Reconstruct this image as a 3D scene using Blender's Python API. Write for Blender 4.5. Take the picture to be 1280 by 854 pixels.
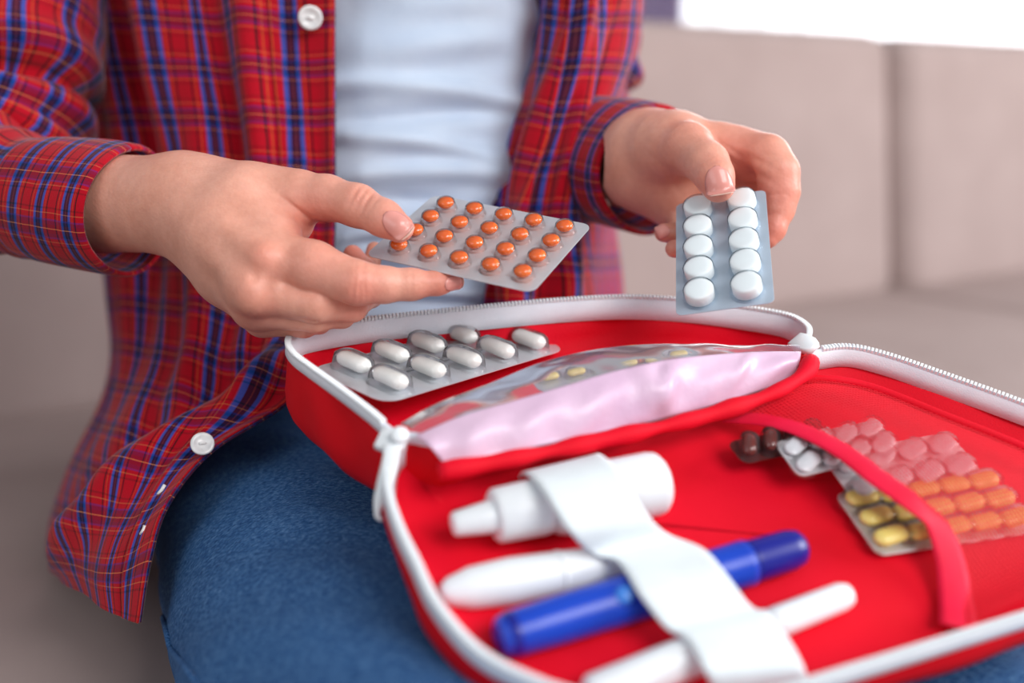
import bpy, math, random
import numpy as np
from mathutils import Matrix, Vector, Quaternion

random.seed(4)
RNG = np.random.default_rng(4)
scene = bpy.context.scene
for o in list(bpy.data.objects):
    bpy.data.objects.remove(o)
col = scene.collection

# ------------------------------------------------------------------ camera
LENS = 40.0
FPX = 1280 / 36.0 * LENS
PITCH = math.radians(12)
CAM = np.array([0.0, 0.0, 0.72])
cd = bpy.data.cameras.new('camera')
cd.lens = LENS
cd.sensor_width = 36
cd.dof.use_dof = True
cd.dof.focus_distance = 0.545
cd.dof.aperture_fstop = 2.9
cd.clip_start = 0.02
cam = bpy.data.objects.new('camera', cd)
cam.location = CAM
cam.rotation_euler = (math.radians(90) - PITCH, 0, 0)
col.objects.link(cam)
scene.camera = cam

# ------------------------------------------------------------------ light
world = bpy.data.worlds.new('daylight')
scene.world = world
world.use_nodes = True
wn = world.node_tree.nodes
wn['Background'].inputs[0].default_value = (0.93, 0.96, 1.0, 1)
wn['Background'].inputs[1].default_value = 0.29


def area_light(name, loc, target, size, size_y, power, color):
    ld = bpy.data.lights.new(name, 'AREA')
    ld.shape = 'RECTANGLE'
    ld.size = size
    ld.size_y = size_y
    ld.energy = power
    ld.color = color
    lo = bpy.data.objects.new(name, ld)
    lo.location = loc
    lo.rotation_euler = (Vector(target) - Vector(loc)).to_track_quat('-Z', 'Y').to_euler()
    col.objects.link(lo)
    return lo


area_light('window_daylight', (1.35, -1.0, 2.0), (0.0, 0.6, 0.55), 1.4, 1.2, 33, (1.0, 0.98, 0.97))
area_light('front_left_fill', (-1.3, -1.2, 1.6), (0.0, 0.6, 0.6), 1.2, 1.2, 6, (0.95, 0.97, 1.0))  # weak fill lamp added at front left, not a window
area_light('sofa_side_fill', (2.7, 0.7, 1.5), (0.9, 1.5, 0.6), 1.3, 1.2, 50, (0.98, 0.98, 1.0))  # lamp added out of view to brighten the sofa's right side
area_light('garden_daylight', (2.3, 5.0, 1.45), (2.2, 3.0, 1.3), 3.2, 1.7, 160, (0.96, 0.98, 1.0))

vs = scene.view_settings
vs.view_transform = 'Standard'
vs.look = 'None'
vs.gamma = 1.0
vs.exposure = 0.45
vs.use_curve_mapping = False


# ------------------------------------------------------------------ geometry helpers
def at(px, py, d):
    """world point seen at photo pixel (px, py), d metres along the view axis"""
    x = (px - 640) / FPX * d
    u = -(py - 427) / FPX * d
    return CAM + np.array([x, d * math.cos(PITCH) + u * math.sin(PITCH), -d * math.sin(PITCH) + u * math.cos(PITCH)])


def ats(a):
    return np.array([at(*q[:3]) for q in a])


def plane3(a, b, c):
    n = np.cross(b - a, c - a)
    n /= np.linalg.norm(n)
    return a, (n if n[2] > 0 else -n)


def hit(px, py, pl, h=0.0):
    o, n = pl
    r = at(px, py, 1) - CAM
    return CAM + r * (((o + n * h - CAM) @ n) / (r @ n))


def unit(v):
    v = np.asarray(v, float)
    return v / max(np.linalg.norm(v), 1e-12)


def cr(ctrl, n):
    """Catmull-Rom resampling of control points (k,dim) to n points"""
    P = np.asarray(ctrl, float)
    k = len(P)
    if k == 2:
        t = np.linspace(0, 1, n)[:, None]
        return P[0] * (1 - t) + P[1] * t
    Q = np.vstack([2 * P[0] - P[1], P, 2 * P[-1] - P[-2]])
    s = np.linspace(0, k - 1, n)
    i = np.clip(s.astype(int), 0, k - 2)
    t = (s - i)[:, None]
    p0, p1, p2, p3 = Q[i], Q[i + 1], Q[i + 2], Q[i + 3]
    return 0.5 * (2 * p1 + (p2 - p0) * t + (2 * p0 - 5 * p1 + 4 * p2 - p3) * t * t + (3 * p1 - p0 - 3 * p2 + p3) * t ** 3)


def resample(P, n):
    """even arc-length resampling of a dense polyline"""
    P = np.asarray(P, float)
    s = np.concatenate([[0], np.cumsum(np.linalg.norm(np.diff(P[:, :3], axis=0), axis=1))])
    t = np.linspace(0, s[-1], n)
    return np.stack([np.interp(t, s, P[:, k]) for k in range(P.shape[1])], 1)


def tag(o, label=None, cat=None, group=None, kind=None):
    if label: o['label'] = label
    if cat: o['category'] = cat
    if group: o['group'] = group
    if kind: o['kind'] = kind
    return o


def link(o, parent=None):
    col.objects.link(o)
    if parent is not None:
        o.parent = parent
        if parent.get('_world'):
            o.matrix_parent_inverse = Matrix.Translation(-Vector(parent['_world']))
    return o


def empty(name, loc):
    o = bpy.data.objects.new(name, None)
    o.empty_display_size = 0.02
    o.location = Vector([float(q) for q in loc])
    o['_world'] = [float(q) for q in loc]
    col.objects.link(o)
    return o


def make_mesh(name, verts, faces, mat=None, uv=None, smooth=True):
    me = bpy.data.meshes.new(name)
    if isinstance(faces, np.ndarray):
        faces = faces.tolist()
    me.from_pydata(np.asarray(verts, float).tolist(), [], faces)
    if mat: me.materials.append(mat)
    if smooth:
        me.polygons.foreach_set('use_smooth', [True] * len(me.polygons))
    if uv is not None:
        lay = me.uv_layers.new(name='UVMap')
        vi = np.empty(len(me.loops), dtype=np.int32)
        me.loops.foreach_get('vertex_index', vi)
        lay.data.foreach_set('uv', np.asarray(uv, np.float32)[vi].ravel())
    me.update()
    return me


def obj(name, verts, faces, mat=None, parent=None, uv=None, smooth=True, solid=0, bevel=0, sub=0):
    o = bpy.data.objects.new(name, make_mesh(name, verts, faces, mat, uv, smooth))
    link(o, parent)
    if solid:
        m = o.modifiers.new('thickness', 'SOLIDIFY')
        m.thickness = solid
        m.offset = 0
    if bevel:
        m = o.modifiers.new('bevel', 'BEVEL')
        m.width = bevel
        m.segments = 3
    if sub:
        m = o.modifiers.new('subdivision', 'SUBSURF')
        m.levels = m.render_levels = sub
    return o


def grid_faces(nr, nc, closed=False):
    f = []
    cc = nc if closed else nc - 1
    for r in range(nr - 1):
        for c in range(cc):
            c2 = (c + 1) % nc
            f.append((r * nc + c, r * nc + c2, (r + 1) * nc + c2, (r + 1) * nc + c))
    return f


def grid_normals(G):
    du = np.gradient(G, axis=1)
    dv = np.gradient(G, axis=0)
    n = np.cross(du, dv)
    return n / np.maximum(np.linalg.norm(n, axis=2, keepdims=True), 1e-9)


def patch_grid(ctrl, nr, nc, world_pts=False):
    """ctrl: rows of control points (px,py,d); returns grid (nr,nc,3) of world points"""
    W = [np.array(r, float) if world_pts else ats(r) for r in ctrl]
    rows = np.array([cr(r, nc) for r in W])
    G = np.empty((nr, nc, 3))
    for c in range(nc):
        G[:, c] = cr(rows[:, c], nr)
    return G


def patch_uv(G, refrow=0, u0=0, v0=0, ucol=None):
    nr, nc = G.shape[:2]
    u = np.concatenate([[0], np.cumsum(np.linalg.norm(np.diff(G[refrow], axis=0), axis=1))])
    c = nc // 2 if ucol is None else ucol
    v = np.concatenate([[0], np.cumsum(np.linalg.norm(np.diff(G[:, c], axis=0), axis=1))])
    U = np.empty((nr, nc, 2))
    U[..., 0] = u[None, :] + u0
    U[..., 1] = v[:, None] + v0
    return U


def lathe(profile, seg=24, caps=True):
    """profile: (z, r); axis along +Z"""
    v, f = [], []
    n = len(profile)
    for z, r in profile:
        for k in range(seg):
            a = 2 * math.pi * k / seg
            v.append((r * math.cos(a), r * math.sin(a), z))
    f = [tuple(q) for q in grid_faces(n, seg, True)]
    if caps:
        f.append(tuple(range(seg))[::-1])
        f.append(tuple((n - 1) * seg + k for k in range(seg)))
    return np.array(v), f


def frame_to(p, direction, up=(0, 0, 1)):
    """matrix whose Z axis is direction"""
    z = unit(direction)
    x = unit(np.cross(np.asarray(up, float), z))
    y = np.cross(z, x)
    M = Matrix(((x[0], y[0], z[0], p[0]), (x[1], y[1], z[1], p[1]), (x[2], y[2], z[2], p[2]), (0, 0, 0, 1)))
    return M


def tube(path, rad, seg=12, up=(0, 0, 1), closed_ends=True, rad2=None):
    P = np.asarray(path, float)
    n = len(P)
    rad = np.broadcast_to(np.asarray(rad, float), (n,))
    rad2 = rad if rad2 is None else np.broadcast_to(np.asarray(rad2, float), (n,))
    T = np.gradient(P, axis=0)
    V = []
    for i in range(n):
        t = unit(T[i])
        s = unit(np.cross(t, up))
        w = np.cross(s, t)
        for k in range(seg):
            a = 2 * math.pi * k / seg
            V.append(P[i] + w * math.cos(a) * rad[i] + s * math.sin(a) * rad2[i])
    F = grid_faces(n, seg, True)
    if closed_ends:
        F.append(tuple(range(seg))[::-1])
        F.append(tuple((n - 1) * seg + k for k in range(seg)))
    return np.array(V), F


def rounded_box(sx, sy, sz, r, seg=4):
    """box centred on xy, base at z=0, all edges rounded (superellipse style rings)"""
    V, F = [], []
    def ring(hx, hy, rr, z):
        for cx, cy, a0 in ((1, 1, 0), (-1, 1, 90), (-1, -1, 180), (1, -1, 270)):
            for k in range(seg + 1):
                a = math.radians(a0 + 90 * k / seg)
                V.append((cx * (hx - rr) + rr * math.cos(a), cy * (hy - rr) + rr * math.sin(a), z))
    n = 4 * (seg + 1)
    rings = 0
    for k in range(seg + 1):
        a = math.radians(90 * k / seg)
        off = r * (1 - math.sin(a))
        ring(sx / 2 - off, sy / 2 - off, max(r * 1.6 - off, 1e-4), r * (1 - math.cos(a)))
        rings += 1
    for k in range(seg + 1):
        a = math.radians(90 * k / seg)
        off = r * (1 - math.cos(a))
        ring(sx / 2 - off, sy / 2 - off, max(r * 1.6 - off, 1e-4), sz - r + r * math.sin(a))
        rings += 1
    F = grid_faces(rings, n, True)
    F.append(tuple(range(n))[::-1])
    F.append(tuple((rings - 1) * n + k for k in range(n)))
    return np.array(V), F


def rounded_rect(w, h, r, seg=5):
    pts = []
    for cx, cy, a0 in ((1, 1, 0), (-1, 1, 90), (-1, -1, 180), (1, -1, 270)):
        for k in range(seg + 1):
            a = math.radians(a0 + 90 * k / seg)
            pts.append((cx * (w / 2 - r) + r * math.cos(a), cy * (h / 2 - r) + r * math.sin(a)))
    return np.array(pts)


def fit_rect(corners, w, h, depths, refine=True):
    """pose (4x4) of a w x h rectangle, real size, whose corners (TL,TR,BR,BL) match photo pixels.
    local x along TL->TR, local y from BL->TL, z towards viewer"""
    px = np.array(corners, float)
    loc = np.array([(-w / 2, h / 2, 0), (w / 2, h / 2, 0), (w / 2, -h / 2, 0), (-w / 2, -h / 2, 0)])
    W = np.array([at(p[0], p[1], d) for p, d in zip(px, depths)])
    c = W.mean(0)
    X = unit(W[1] + W[2] - W[0] - W[3])
    Yv = W[0] + W[1] - W[2] - W[3]
    Yv = unit(Yv - X * (Yv @ X))
    R0 = np.stack([X, Yv, np.cross(X, Yv)], 1)
    if not refine:
        return Matrix([[R0[i, 0], R0[i, 1], R0[i, 2], c[i]] for i in range(3)] + [[0, 0, 0, 1]])

    def rot(v):
        a = np.linalg.norm(v)
        if a < 1e-9: return np.eye(3)
        k = v / a
        K = np.array([[0, -k[2], k[1]], [k[2], 0, -k[0]], [-k[1], k[0], 0]])
        return np.eye(3) + math.sin(a) * K + (1 - math.cos(a)) * K @ K

    def proj(Q):
        q = Q - CAM
        d = q[:, 1] * math.cos(PITCH) - q[:, 2] * math.sin(PITCH)
        u = q[:, 1] * math.sin(PITCH) + q[:, 2] * math.cos(PITCH)
        return np.stack([640 + FPX * q[:, 0] / d, 427 - FPX * u / d], 1)

    def res(x):
        Q = loc @ (R0 @ rot(x[3:])).T + c + x[:3]
        return (proj(Q) - px).ravel()
    x = np.zeros(6)
    lam = 1e-3
    r = res(x)
    for it in range(60):
        J = np.empty((8, 6))
        for k in range(6):
            e = np.zeros(6); e[k] = 1e-6
            J[:, k] = (res(x + e) - r) / 1e-6
        A = J.T @ J
        dx = -np.linalg.solve(A + lam * np.diag(np.diag(A)), J.T @ r)
        r2 = res(x + dx)
        if r2 @ r2 < r @ r:
            x, r, lam = x + dx, r2, lam * 0.4
        else:
            lam *= 5
    R = R0 @ rot(x[3:])
    p = c + x[:3]
    return Matrix([[R[i, 0], R[i, 1], R[i, 2], p[i]] for i in range(3)] + [[0, 0, 0, 1]])


# ------------------------------------------------------------------ signed distance helpers
def smin(a, b, k):
    h = np.clip(0.5 + 0.5 * (b - a) / k, 0, 1)
    return b + (a - b) * h - k * h * (1 - h)


def round_cone(X, a, b, ra, rb):
    ba = b - a
    L = ba @ ba
    pa = X - a
    t = np.clip((pa @ ba) / L, 0, 1)
    q = pa - t[..., None] * ba
    return np.sqrt(np.einsum('...i,...i->...', q, q)) - (ra + (rb - ra) * t)


def ellipsoid(X, c, r, R=None):
    p = X - c
    if R is not None: p = p @ R
    r = np.asarray(r)
    k0 = np.linalg.norm(p / r, axis=-1)
    return (k0 - 1) * min(r)


def surface_nets(fn, lo, hi, h):
    lo = np.asarray(lo, float); hi = np.asarray(hi, float)
    n = np.ceil((hi - lo) / h).astype(int) + 1
    D = np.empty(n, np.float32)
    ax = [(lo[i] + h * np.arange(n[i])).astype(np.float32) for i in range(3)]
    B = 10
    nb = (n + B - 1) // B
    cen = [lo[i] + h * (np.arange(nb[i]) * B + (B - 1) / 2) for i in range(3)]
    DC = fn(np.stack(np.meshgrid(*cen, indexing='ij'), -1).astype(np.float32))
    lim = B * h * 0.9 * 1.5 + .002
    for i in range(nb[0]):
        for j in range(nb[1]):
            for k in range(nb[2]):
                sl = (slice(i * B, min(i * B + B, n[0])), slice(j * B, min(j * B + B, n[1])), slice(k * B, min(k * B + B, n[2])))
                if abs(DC[i, j, k]) > lim:
                    D[sl] = DC[i, j, k]
                else:
                    D[sl] = fn(np.stack(np.meshgrid(ax[0][sl[0]], ax[1][sl[1]], ax[2][sl[2]], indexing='ij'), -1))
    ins = D < 0
    corner = [(i, j, k) for i in (0, 1) for j in (0, 1) for k in (0, 1)]
    m = n - 1
    cnt = np.zeros(m, np.int8)
    for c in corner:
        cnt += ins[c[0]:c[0] + m[0], c[1]:c[1] + m[1], c[2]:c[2] + m[2]]
    act = (cnt > 0) & (cnt < 8)
    idx = np.full(m, -1, np.int64)
    A = np.argwhere(act)
    idx[act] = np.arange(len(A))
    acc = np.zeros((len(A), 3)); num = np.zeros(len(A))
    edges = [(p, q) for p in corner for q in corner if sum(abs(p[i] - q[i]) for i in range(3)) == 1 and p < q]
    for p, q in edges:
        dp = D[A[:, 0] + p[0], A[:, 1] + p[1], A[:, 2] + p[2]]
        dq = D[A[:, 0] + q[0], A[:, 1] + q[1], A[:, 2] + q[2]]
        s = (dp < 0) != (dq < 0)
        t = np.where(s, dp / np.where(s, dp - dq, 1), 0)
        pos = np.array(p)[None] + t[:, None] * (np.array(q) - np.array(p))[None]
        acc[s] += pos[s]; num[s] += 1
    V = lo + h * (A + acc / num[:, None])
    F = []
    for ax in range(3):
        b, c = (ax + 1) % 3, (ax + 2) % 3
        sl0 = [slice(1, m[i]) for i in range(3)]
        sl0[ax] = slice(0, m[ax])
        sl1 = list(sl0)
        sl1[ax] = slice(1, m[ax] + 1)
        i0 = ins[tuple(sl0)]; i1 = ins[tuple(sl1)]
        for flip in (0, 1):
            w = np.argwhere((i0 & ~i1) if flip == 0 else (~i0 & i1))
            if len(w) == 0: continue
            off = np.ones(3, int); off[ax] = 0
            w = w + off
            eb = np.zeros(3, int); eb[b] = 1
            ec = np.zeros(3, int); ec[c] = 1
            q = [idx[tuple((w - x).T)] for x in (eb * 0, eb, eb + ec, ec)]
            q = np.stack(q, 1)
            if flip == 1: q = q[:, ::-1]
            F.append(q)
    return V, np.vstack(F)


# ------------------------------------------------------------------ materials
def lin(r, g, b):
    def f(c):
        c /= 255.0
        return c / 12.92 if c <= 0.04045 else ((c + 0.055) / 1.055) ** 2.4
    return (f(r), f(g), f(b), 1.0)


class Mat:
    def __init__(self, name, color, rough=0.6, metal=0.0, spec=0.5):
        self.m = bpy.data.materials.new(name)
        self.m.use_nodes = True
        self.nt = self.m.node_tree
        self.n = self.nt.nodes
        self.b = self.n['Principled BSDF']
        self.b.inputs['Base Color'].default_value = color
        self.b.inputs['Roughness'].default_value = rough
        self.b.inputs['Metallic'].default_value = metal
        self.b.inputs['Specular IOR Level'].default_value = spec

    def node(self, t, **kw):
        x = self.n.new(t)
        for k, v in kw.items(): setattr(x, k, v)
        return x

    def l(self, a, b):
        self.nt.links.new(a, b)

    def coord(self, kind='Object'):
        return self.node('ShaderNodeTexCoord').outputs[kind]

    def noise(self, scale, detail=3, kind='Object', vec=None, rough=0.5):
        t = self.node('ShaderNodeTexNoise')
        t.inputs['Scale'].default_value = scale
        t.inputs['Detail'].default_value = detail
        t.inputs['Roughness'].default_value = rough
        self.l(vec if vec is not None else self.coord(kind), t.inputs['Vector'])
        return t.outputs['Fac']

    def ramp(self, fac, stops, interp='LINEAR'):
        r = self.node('ShaderNodeValToRGB')
        r.color_ramp.interpolation = interp
        e = r.color_ramp.elements
        while len(e) > 1: e.remove(e[0])
        e[0].position = stops[0][0]; e[0].color = stops[0][1]
        for p, c in stops[1:]:
            x = e.new(p); x.color = c
        if fac is not None: self.l(fac, r.inputs['Fac'])
        return r.outputs['Color']

    def bump(self, height, strength=0.3, dist=0.001):
        b = self.node('ShaderNodeBump')
        b.inputs['Strength'].default_value = strength
        b.inputs['Distance'].default_value = dist
        self.l(height, b.inputs['Height'])
        self.l(b.outputs['Normal'], self.b.inputs['Normal'])
        return b

    def math(self, op, a, b=None):
        x = self.node('ShaderNodeMath', operation=op)
        for i, q in enumerate((a, b)):
            if q is None: continue
            if isinstance(q, (int, float)): x.inputs[i].default_value = q
            else: self.l(q, x.inputs[i])
        return x.outputs[0]

    def mixc(self, fac, a, b, blend='MIX'):
        x = self.node('ShaderNodeMix', data_type='RGBA', blend_type=blend)
        for sock, q in ((x.inputs[0], fac), (x.inputs[6], a), (x.inputs[7], b)):
            if isinstance(q, (int, float)): sock.default_value = q
            elif isinstance(q, tuple): sock.default_value = q
            else: self.l(q, sock)
        return x.outputs[2]

    def base(self, c):
        self.l(c, self.b.inputs['Base Color'])


def two_tone(name, c1, c2, scale, rough=0.7, bump=0.2, bscale=None, bdist=0.001, spec=0.3, detail=4, metal=0):
    M = Mat(name, c1, rough, metal, spec)
    M.base(M.ramp(M.noise(scale, detail), [(0.3, c1), (0.7, c2)]))
    if bump: M.bump(M.noise(bscale or scale * 3, 3), bump, bdist)
    return M.m


def clear_plastic(name, tint=(1, 1, 1, 1), rough=0.06, haze=0.0, haze_col=(0.9, 0.9, 0.95, 1), ior=1.45):
    M = Mat(name, tint)
    tr = M.node('ShaderNodeBsdfTransparent'); tr.inputs[0].default_value = tint
    gl = M.node('ShaderNodeBsdfGlossy'); gl.inputs['Roughness'].default_value = rough
    fr = M.node('ShaderNodeFresnel'); fr.inputs['IOR'].default_value = ior
    mx = M.node('ShaderNodeMixShader')
    M.l(fr.outputs[0], mx.inputs[0]); M.l(tr.outputs[0], mx.inputs[1]); M.l(gl.outputs[0], mx.inputs[2])
    out = M.n['Material Output']
    last = mx.outputs[0]
    if haze:
        df = M.node('ShaderNodeBsdfDiffuse'); df.inputs[0].default_value = haze_col
        m2 = M.node('ShaderNodeMixShader'); m2.inputs[0].default_value = haze
        M.l(last, m2.inputs[1]); M.l(df.outputs[0], m2.inputs[2])
        last = m2.outputs[0]
    M.l(last, out.inputs['Surface'])
    return M.m


def plaid_material(name):
    M = Mat(name, lin(190, 10, 30), 0.85, 0, 0.15)
    RED = lin(176, 0, 28); BLUE = lin(0, 80, 172); NAVY = lin(16, 14, 50); EDGE = lin(130, 60, 110)
    ORA = lin(200, 84, 34); BLK = lin(50, 6, 18)
    warp = [(0, EDGE), (.015, BLUE), (.09, NAVY), (.165, lin(112, 50, 56)), (.18, NAVY), (.255, BLUE), (.33, EDGE), (.345, RED),
            (.40, ORA), (.414, RED), (.47, BLK), (.505, RED), (.80, BLK), (.835, RED), (.89, ORA), (.904, RED)]
    WN = lin(20, 14, 74)
    MAR = lin(70, 6, 50)
    LN_ = lin(236, 150, 90)
    weft = [(0, lin(50, 40, 130)), (.03, WN), (.09, MAR), (.16, LN_), (.172, MAR), (.25, WN), (.31, lin(50, 40, 130)), (.34, RED),
            (.40, LN_), (.415, RED), (.48, BLK), (.51, RED), (.80, BLK), (.83, RED), (.89, LN_), (.905, RED)]
    def g(x): return (x, x, x, 1)
    wfac = [(0, g(.46)), (.34, g(.12)), (.40, g(.28)), (.415, g(.12)), (.48, g(.36)), (.51, g(.12)), (.80, g(.36)), (.83, g(.12)), (.89, g(.28)), (.905, g(.12))]
    uv = M.coord('UV')
    nz = M.node('ShaderNodeTexNoise'); nz.inputs['Scale'].default_value = 40; M.l(uv, nz.inputs['Vector'])
    sep = M.node('ShaderNodeSeparateXYZ'); M.l(uv, sep.inputs[0])
    wob = M.math('MULTIPLY', M.math('SUBTRACT', nz.outputs['Fac'], 0.5), 0.0012)
    per = 0.0305
    fu = M.math('FRACT', M.math('DIVIDE', M.math('ADD', sep.outputs[0], wob), per))
    fv = M.math('FRACT', M.math('DIVIDE', M.math('ADD', sep.outputs[1], wob), per * 0.94))
    cw = M.ramp(fu, warp, 'CONSTANT')
    cf = M.ramp(fv, weft, 'CONSTANT')
    c = M.mixc(M.ramp(fv, wfac, 'CONSTANT'), cw, cf)
    # thread-level mottling
    fine = M.node('ShaderNodeTexNoise'); fine.inputs['Scale'].default_value = 900; fine.inputs['Detail'].default_value = 2
    M.l(uv, fine.inputs['Vector'])
    c = M.mixc(0.22, c, M.ramp(fine.outputs['Fac'], [(0.3, (0.35, 0.35, 0.35, 1)), (0.7, (1, 1, 1, 1))]), 'MULTIPLY')
    M.base(c)
    wv = M.node('ShaderNodeTexNoise'); wv.inputs['Scale'].default_value = 120; wv.inputs['Detail'].default_value = 5; M.l(uv, wv.inputs['Vector'])
    M.bump(wv.outputs['Fac'], 0.35, 0.0012)
    M.b.inputs['Sheen Weight'].default_value = 0.15
    return M.m


def denim_material():
    M = Mat('denim', lin(30, 66, 110), 0.85, 0, 0.2)
    o = M.coord('Object')
    mp = M.node('ShaderNodeMapping'); mp.inputs['Rotation'].default_value = (0.3, 0.2, 0.9); mp.inputs['Scale'].default_value = (1, 5, 1)
    M.l(o, mp.inputs['Vector'])
    thread = M.noise(420, 4, vec=mp.outputs[0], rough=.7)
    mp2 = M.node('ShaderNodeMapping'); mp2.inputs['Rotation'].default_value = (0.2, 0.3, -0.7); mp2.inputs['Scale'].default_value = (1, 6, 1)
    M.l(o, mp2.inputs['Vector'])
    thread2 = M.noise(380, 4, vec=mp2.outputs[0], rough=.7)
    big = M.noise(14, 4)
    t = M.math('ADD', M.math('MULTIPLY', thread, 0.55), M.math('MULTIPLY', thread2, 0.45))
    c1 = M.ramp(t, [(0.36, lin(18, 48, 92)), (0.5, lin(44, 94, 148)), (0.63, lin(124, 166, 208))])
    c = M.mixc(0.4, c1, M.ramp(big, [(0.3, lin(130, 150, 178)), (0.7, lin(240, 244, 252))]), 'MULTIPLY')
    M.base(c)
    M.bump(t, 0.4, 0.0006)
    return M.m


def skin_material():
    M = Mat('skin', lin(222, 168, 142), 0.42, 0, 0.35)
    at_ = M.node('ShaderNodeAttribute'); at_.attribute_name = 'flush'
    n1 = M.noise(45, 4)
    c = M.ramp(n1, [(0.3, lin(220, 156, 134)), (0.7, lin(230, 170, 150))])
    c = M.mixc(at_.outputs['Fac'], c, lin(222, 118, 104))
    n2 = M.noise(260, 3)
    c = M.mixc(0.10, c, M.ramp(n2, [(0.35, lin(180, 110, 90)), (0.65, (1, 1, 1, 1))]), 'MULTIPLY')
    M.base(c)
    M.b.inputs['Subsurface Weight'].default_value = 0.18
    M.b.inputs['Subsurface Radius'].default_value = (0.9, 0.35, 0.2)
    M.b.inputs['Subsurface Scale'].default_value = 0.006
    v = M.node('ShaderNodeTexVoronoi'); v.inputs['Scale'].default_value = 620; M.l(M.coord('Object'), v.inputs['Vector'])
    h = M.math('ADD', M.math('MULTIPLY', v.outputs['Distance'], 0.5), M.noise(120, 4))
    M.bump(h, 0.3, 0.0006)
    return M.m


def foil_material(name, c=(0.62, 0.64, 0.67, 1), rough=0.32, metal=0.85):
    M = Mat(name, c, rough, metal, 0.5)
    k = M.node('ShaderNodeTexChecker'); k.inputs['Scale'].default_value = 1500
    M.l(M.coord('Object'), k.inputs['Vector'])
    M.bump(k.outputs['Fac'], 0.35, 0.0003)
    M.base(M.ramp(M.noise(60, 3), [(0.3, tuple(0.86 * x for x in c[:3]) + (1,)), (0.7, c)]))
    return M.m


M_PLAID = plaid_material('plaid_flannel')
M_DENIM = denim_material()
M_SKIN = skin_material()
M_TEE = two_tone('white_cotton_jersey', lin(196, 212, 234), lin(208, 222, 240), 30, 0.85, 0.25, 300, 0.0006, 0.1)
M_NAIL = Mat('fingernail', lin(222, 150, 140), 0.22, 0, 0.5).m
M_NAILTIP = Mat('fingernail_edge', lin(228, 184, 168), 0.3, 0, 0.5).m
M_BUTTON = two_tone('pearl_button', lin(214, 216, 218), lin(240, 240, 240), 200, 0.25, 0, spec=0.6)
M_THREAD = Mat('white_thread', lin(235, 235, 235), 0.8).m
M_RED = two_tone('red_nylon', lin(208, 0, 18), lin(220, 2, 24), 25, 0.72, 0.3, 1400, 0.0004, 0.2)
M_LINING = two_tone('red_lining', lin(214, 0, 28), lin(226, 0, 38), 18, 0.68, 0.35, 900, 0.0005, 0.2)
M_BINDING = two_tone('crimson_binding_tape', lin(222, 4, 52), lin(234, 14, 64), 60, 0.6, 0.3, 1200, 0.0004)
M_ZIP = two_tone('white_zipper_tape', lin(226, 232, 242), lin(238, 242, 250), 60, 0.7, 0.4, 1600, 0.0005)
M_TEETH = Mat('white_zipper_teeth', lin(236, 242, 246), 0.35, 0, 0.5).m
M_ELASTIC = two_tone('white_elastic', lin(222, 230, 234), lin(228, 236, 240), 90, 0.75, 0.4, 1500, 0.0004)
M_WHITE = Mat('white_plastic', lin(232, 236, 240), 0.3, 0, 0.5).m
M_WHITE2 = Mat('white_satin_plastic', lin(238, 242, 246), 0.38, 0, 0.5).m
M_BLUE = two_tone('blue_plastic', lin(6, 58, 178), lin(10, 66, 190), 30, 0.3, 0, spec=0.5)
M_NAVYP = Mat('navy_plastic', lin(12, 22, 132), 0.3, 0, 0.5).m
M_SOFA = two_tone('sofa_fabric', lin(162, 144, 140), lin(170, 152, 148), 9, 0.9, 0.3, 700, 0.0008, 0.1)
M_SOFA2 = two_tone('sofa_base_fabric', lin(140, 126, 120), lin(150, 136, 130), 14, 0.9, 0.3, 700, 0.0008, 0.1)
M_FLOOR = two_tone('wood_floor', lin(150, 120, 96), lin(172, 142, 116), 5, 0.45, 0.1)
M_WALL = two_tone('wall_paint', lin(232, 232, 238), lin(240, 240, 244), 3, 0.85, 0.05)
M_CURTAIN = two_tone('lilac_curtain', lin(176, 160, 196), lin(196, 182, 212), 8, 0.9, 0.1)
def sheer_material():
    M = Mat('sheer_white_curtain', lin(250, 250, 252), 0.9)
    tl = M.node('ShaderNodeBsdfTranslucent'); tl.inputs[0].default_value = lin(250, 250, 253)
    tr = M.node('ShaderNodeBsdfTransparent')
    mx = M.node('ShaderNodeMixShader'); mx.inputs[0].default_value = 0.3
    M.l(tl.outputs[0], mx.inputs[1]); M.l(tr.outputs[0], mx.inputs[2])
    M.l(mx.outputs[0], M.n['Material Output'].inputs['Surface'])
    return M.m


M_SHEER = sheer_material()
M_FRAME = Mat('window_frame_paint', lin(240, 240, 242), 0.4).m
M_CLEAR = clear_plastic('clear_blister_plastic', rough=0.05, haze=0.02, ior=1.28)
M_CLEARB = clear_plastic('bluish_blister_plastic', (0.97, 0.99, 1, 1), rough=0.05, haze=0.02, haze_col=lin(206, 226, 238), ior=1.15)
M_PVC = clear_plastic('clear_vinyl', (0.93, 0.92, 0.95, 1), rough=0.16, haze=0.16, haze_col=lin(206, 200, 216), ior=1.18)
M_GLASS = clear_plastic('window_glass', rough=0.02)
M_FOIL = foil_material('silver_foil', (0.74, 0.78, 0.83, 1), 0.36, 0.6)
M_FOILB = foil_material('pale_blue_foil', (0.58, 0.68, 0.80, 1), 0.4, 0.55)
M_FOILW = foil_material('bright_foil', (0.86, 0.87, 0.90, 1), 0.4, 0.35)
M_GREYPILL = Mat('silver_grey_tablet', lin(214, 214, 220), 0.3).m
M_FOILD = foil_material('brown_foil', (0.16, 0.03, 0.03, 1), 0.35, 0.4)
M_ORANGE = two_tone('orange_tablet', lin(234, 96, 4), lin(246, 116, 20), 300, 0.22, 0, spec=0.6)
M_TABLET = Mat('white_tablet', lin(250, 253, 254), 0.45, 0, 0.4).m
M_CAPSULE = Mat('white_capsule', lin(240, 240, 236), 0.25, 0, 0.5).m
M_YELLOW = Mat('yellow_tablet', lin(238, 216, 118), 0.35).m
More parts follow.
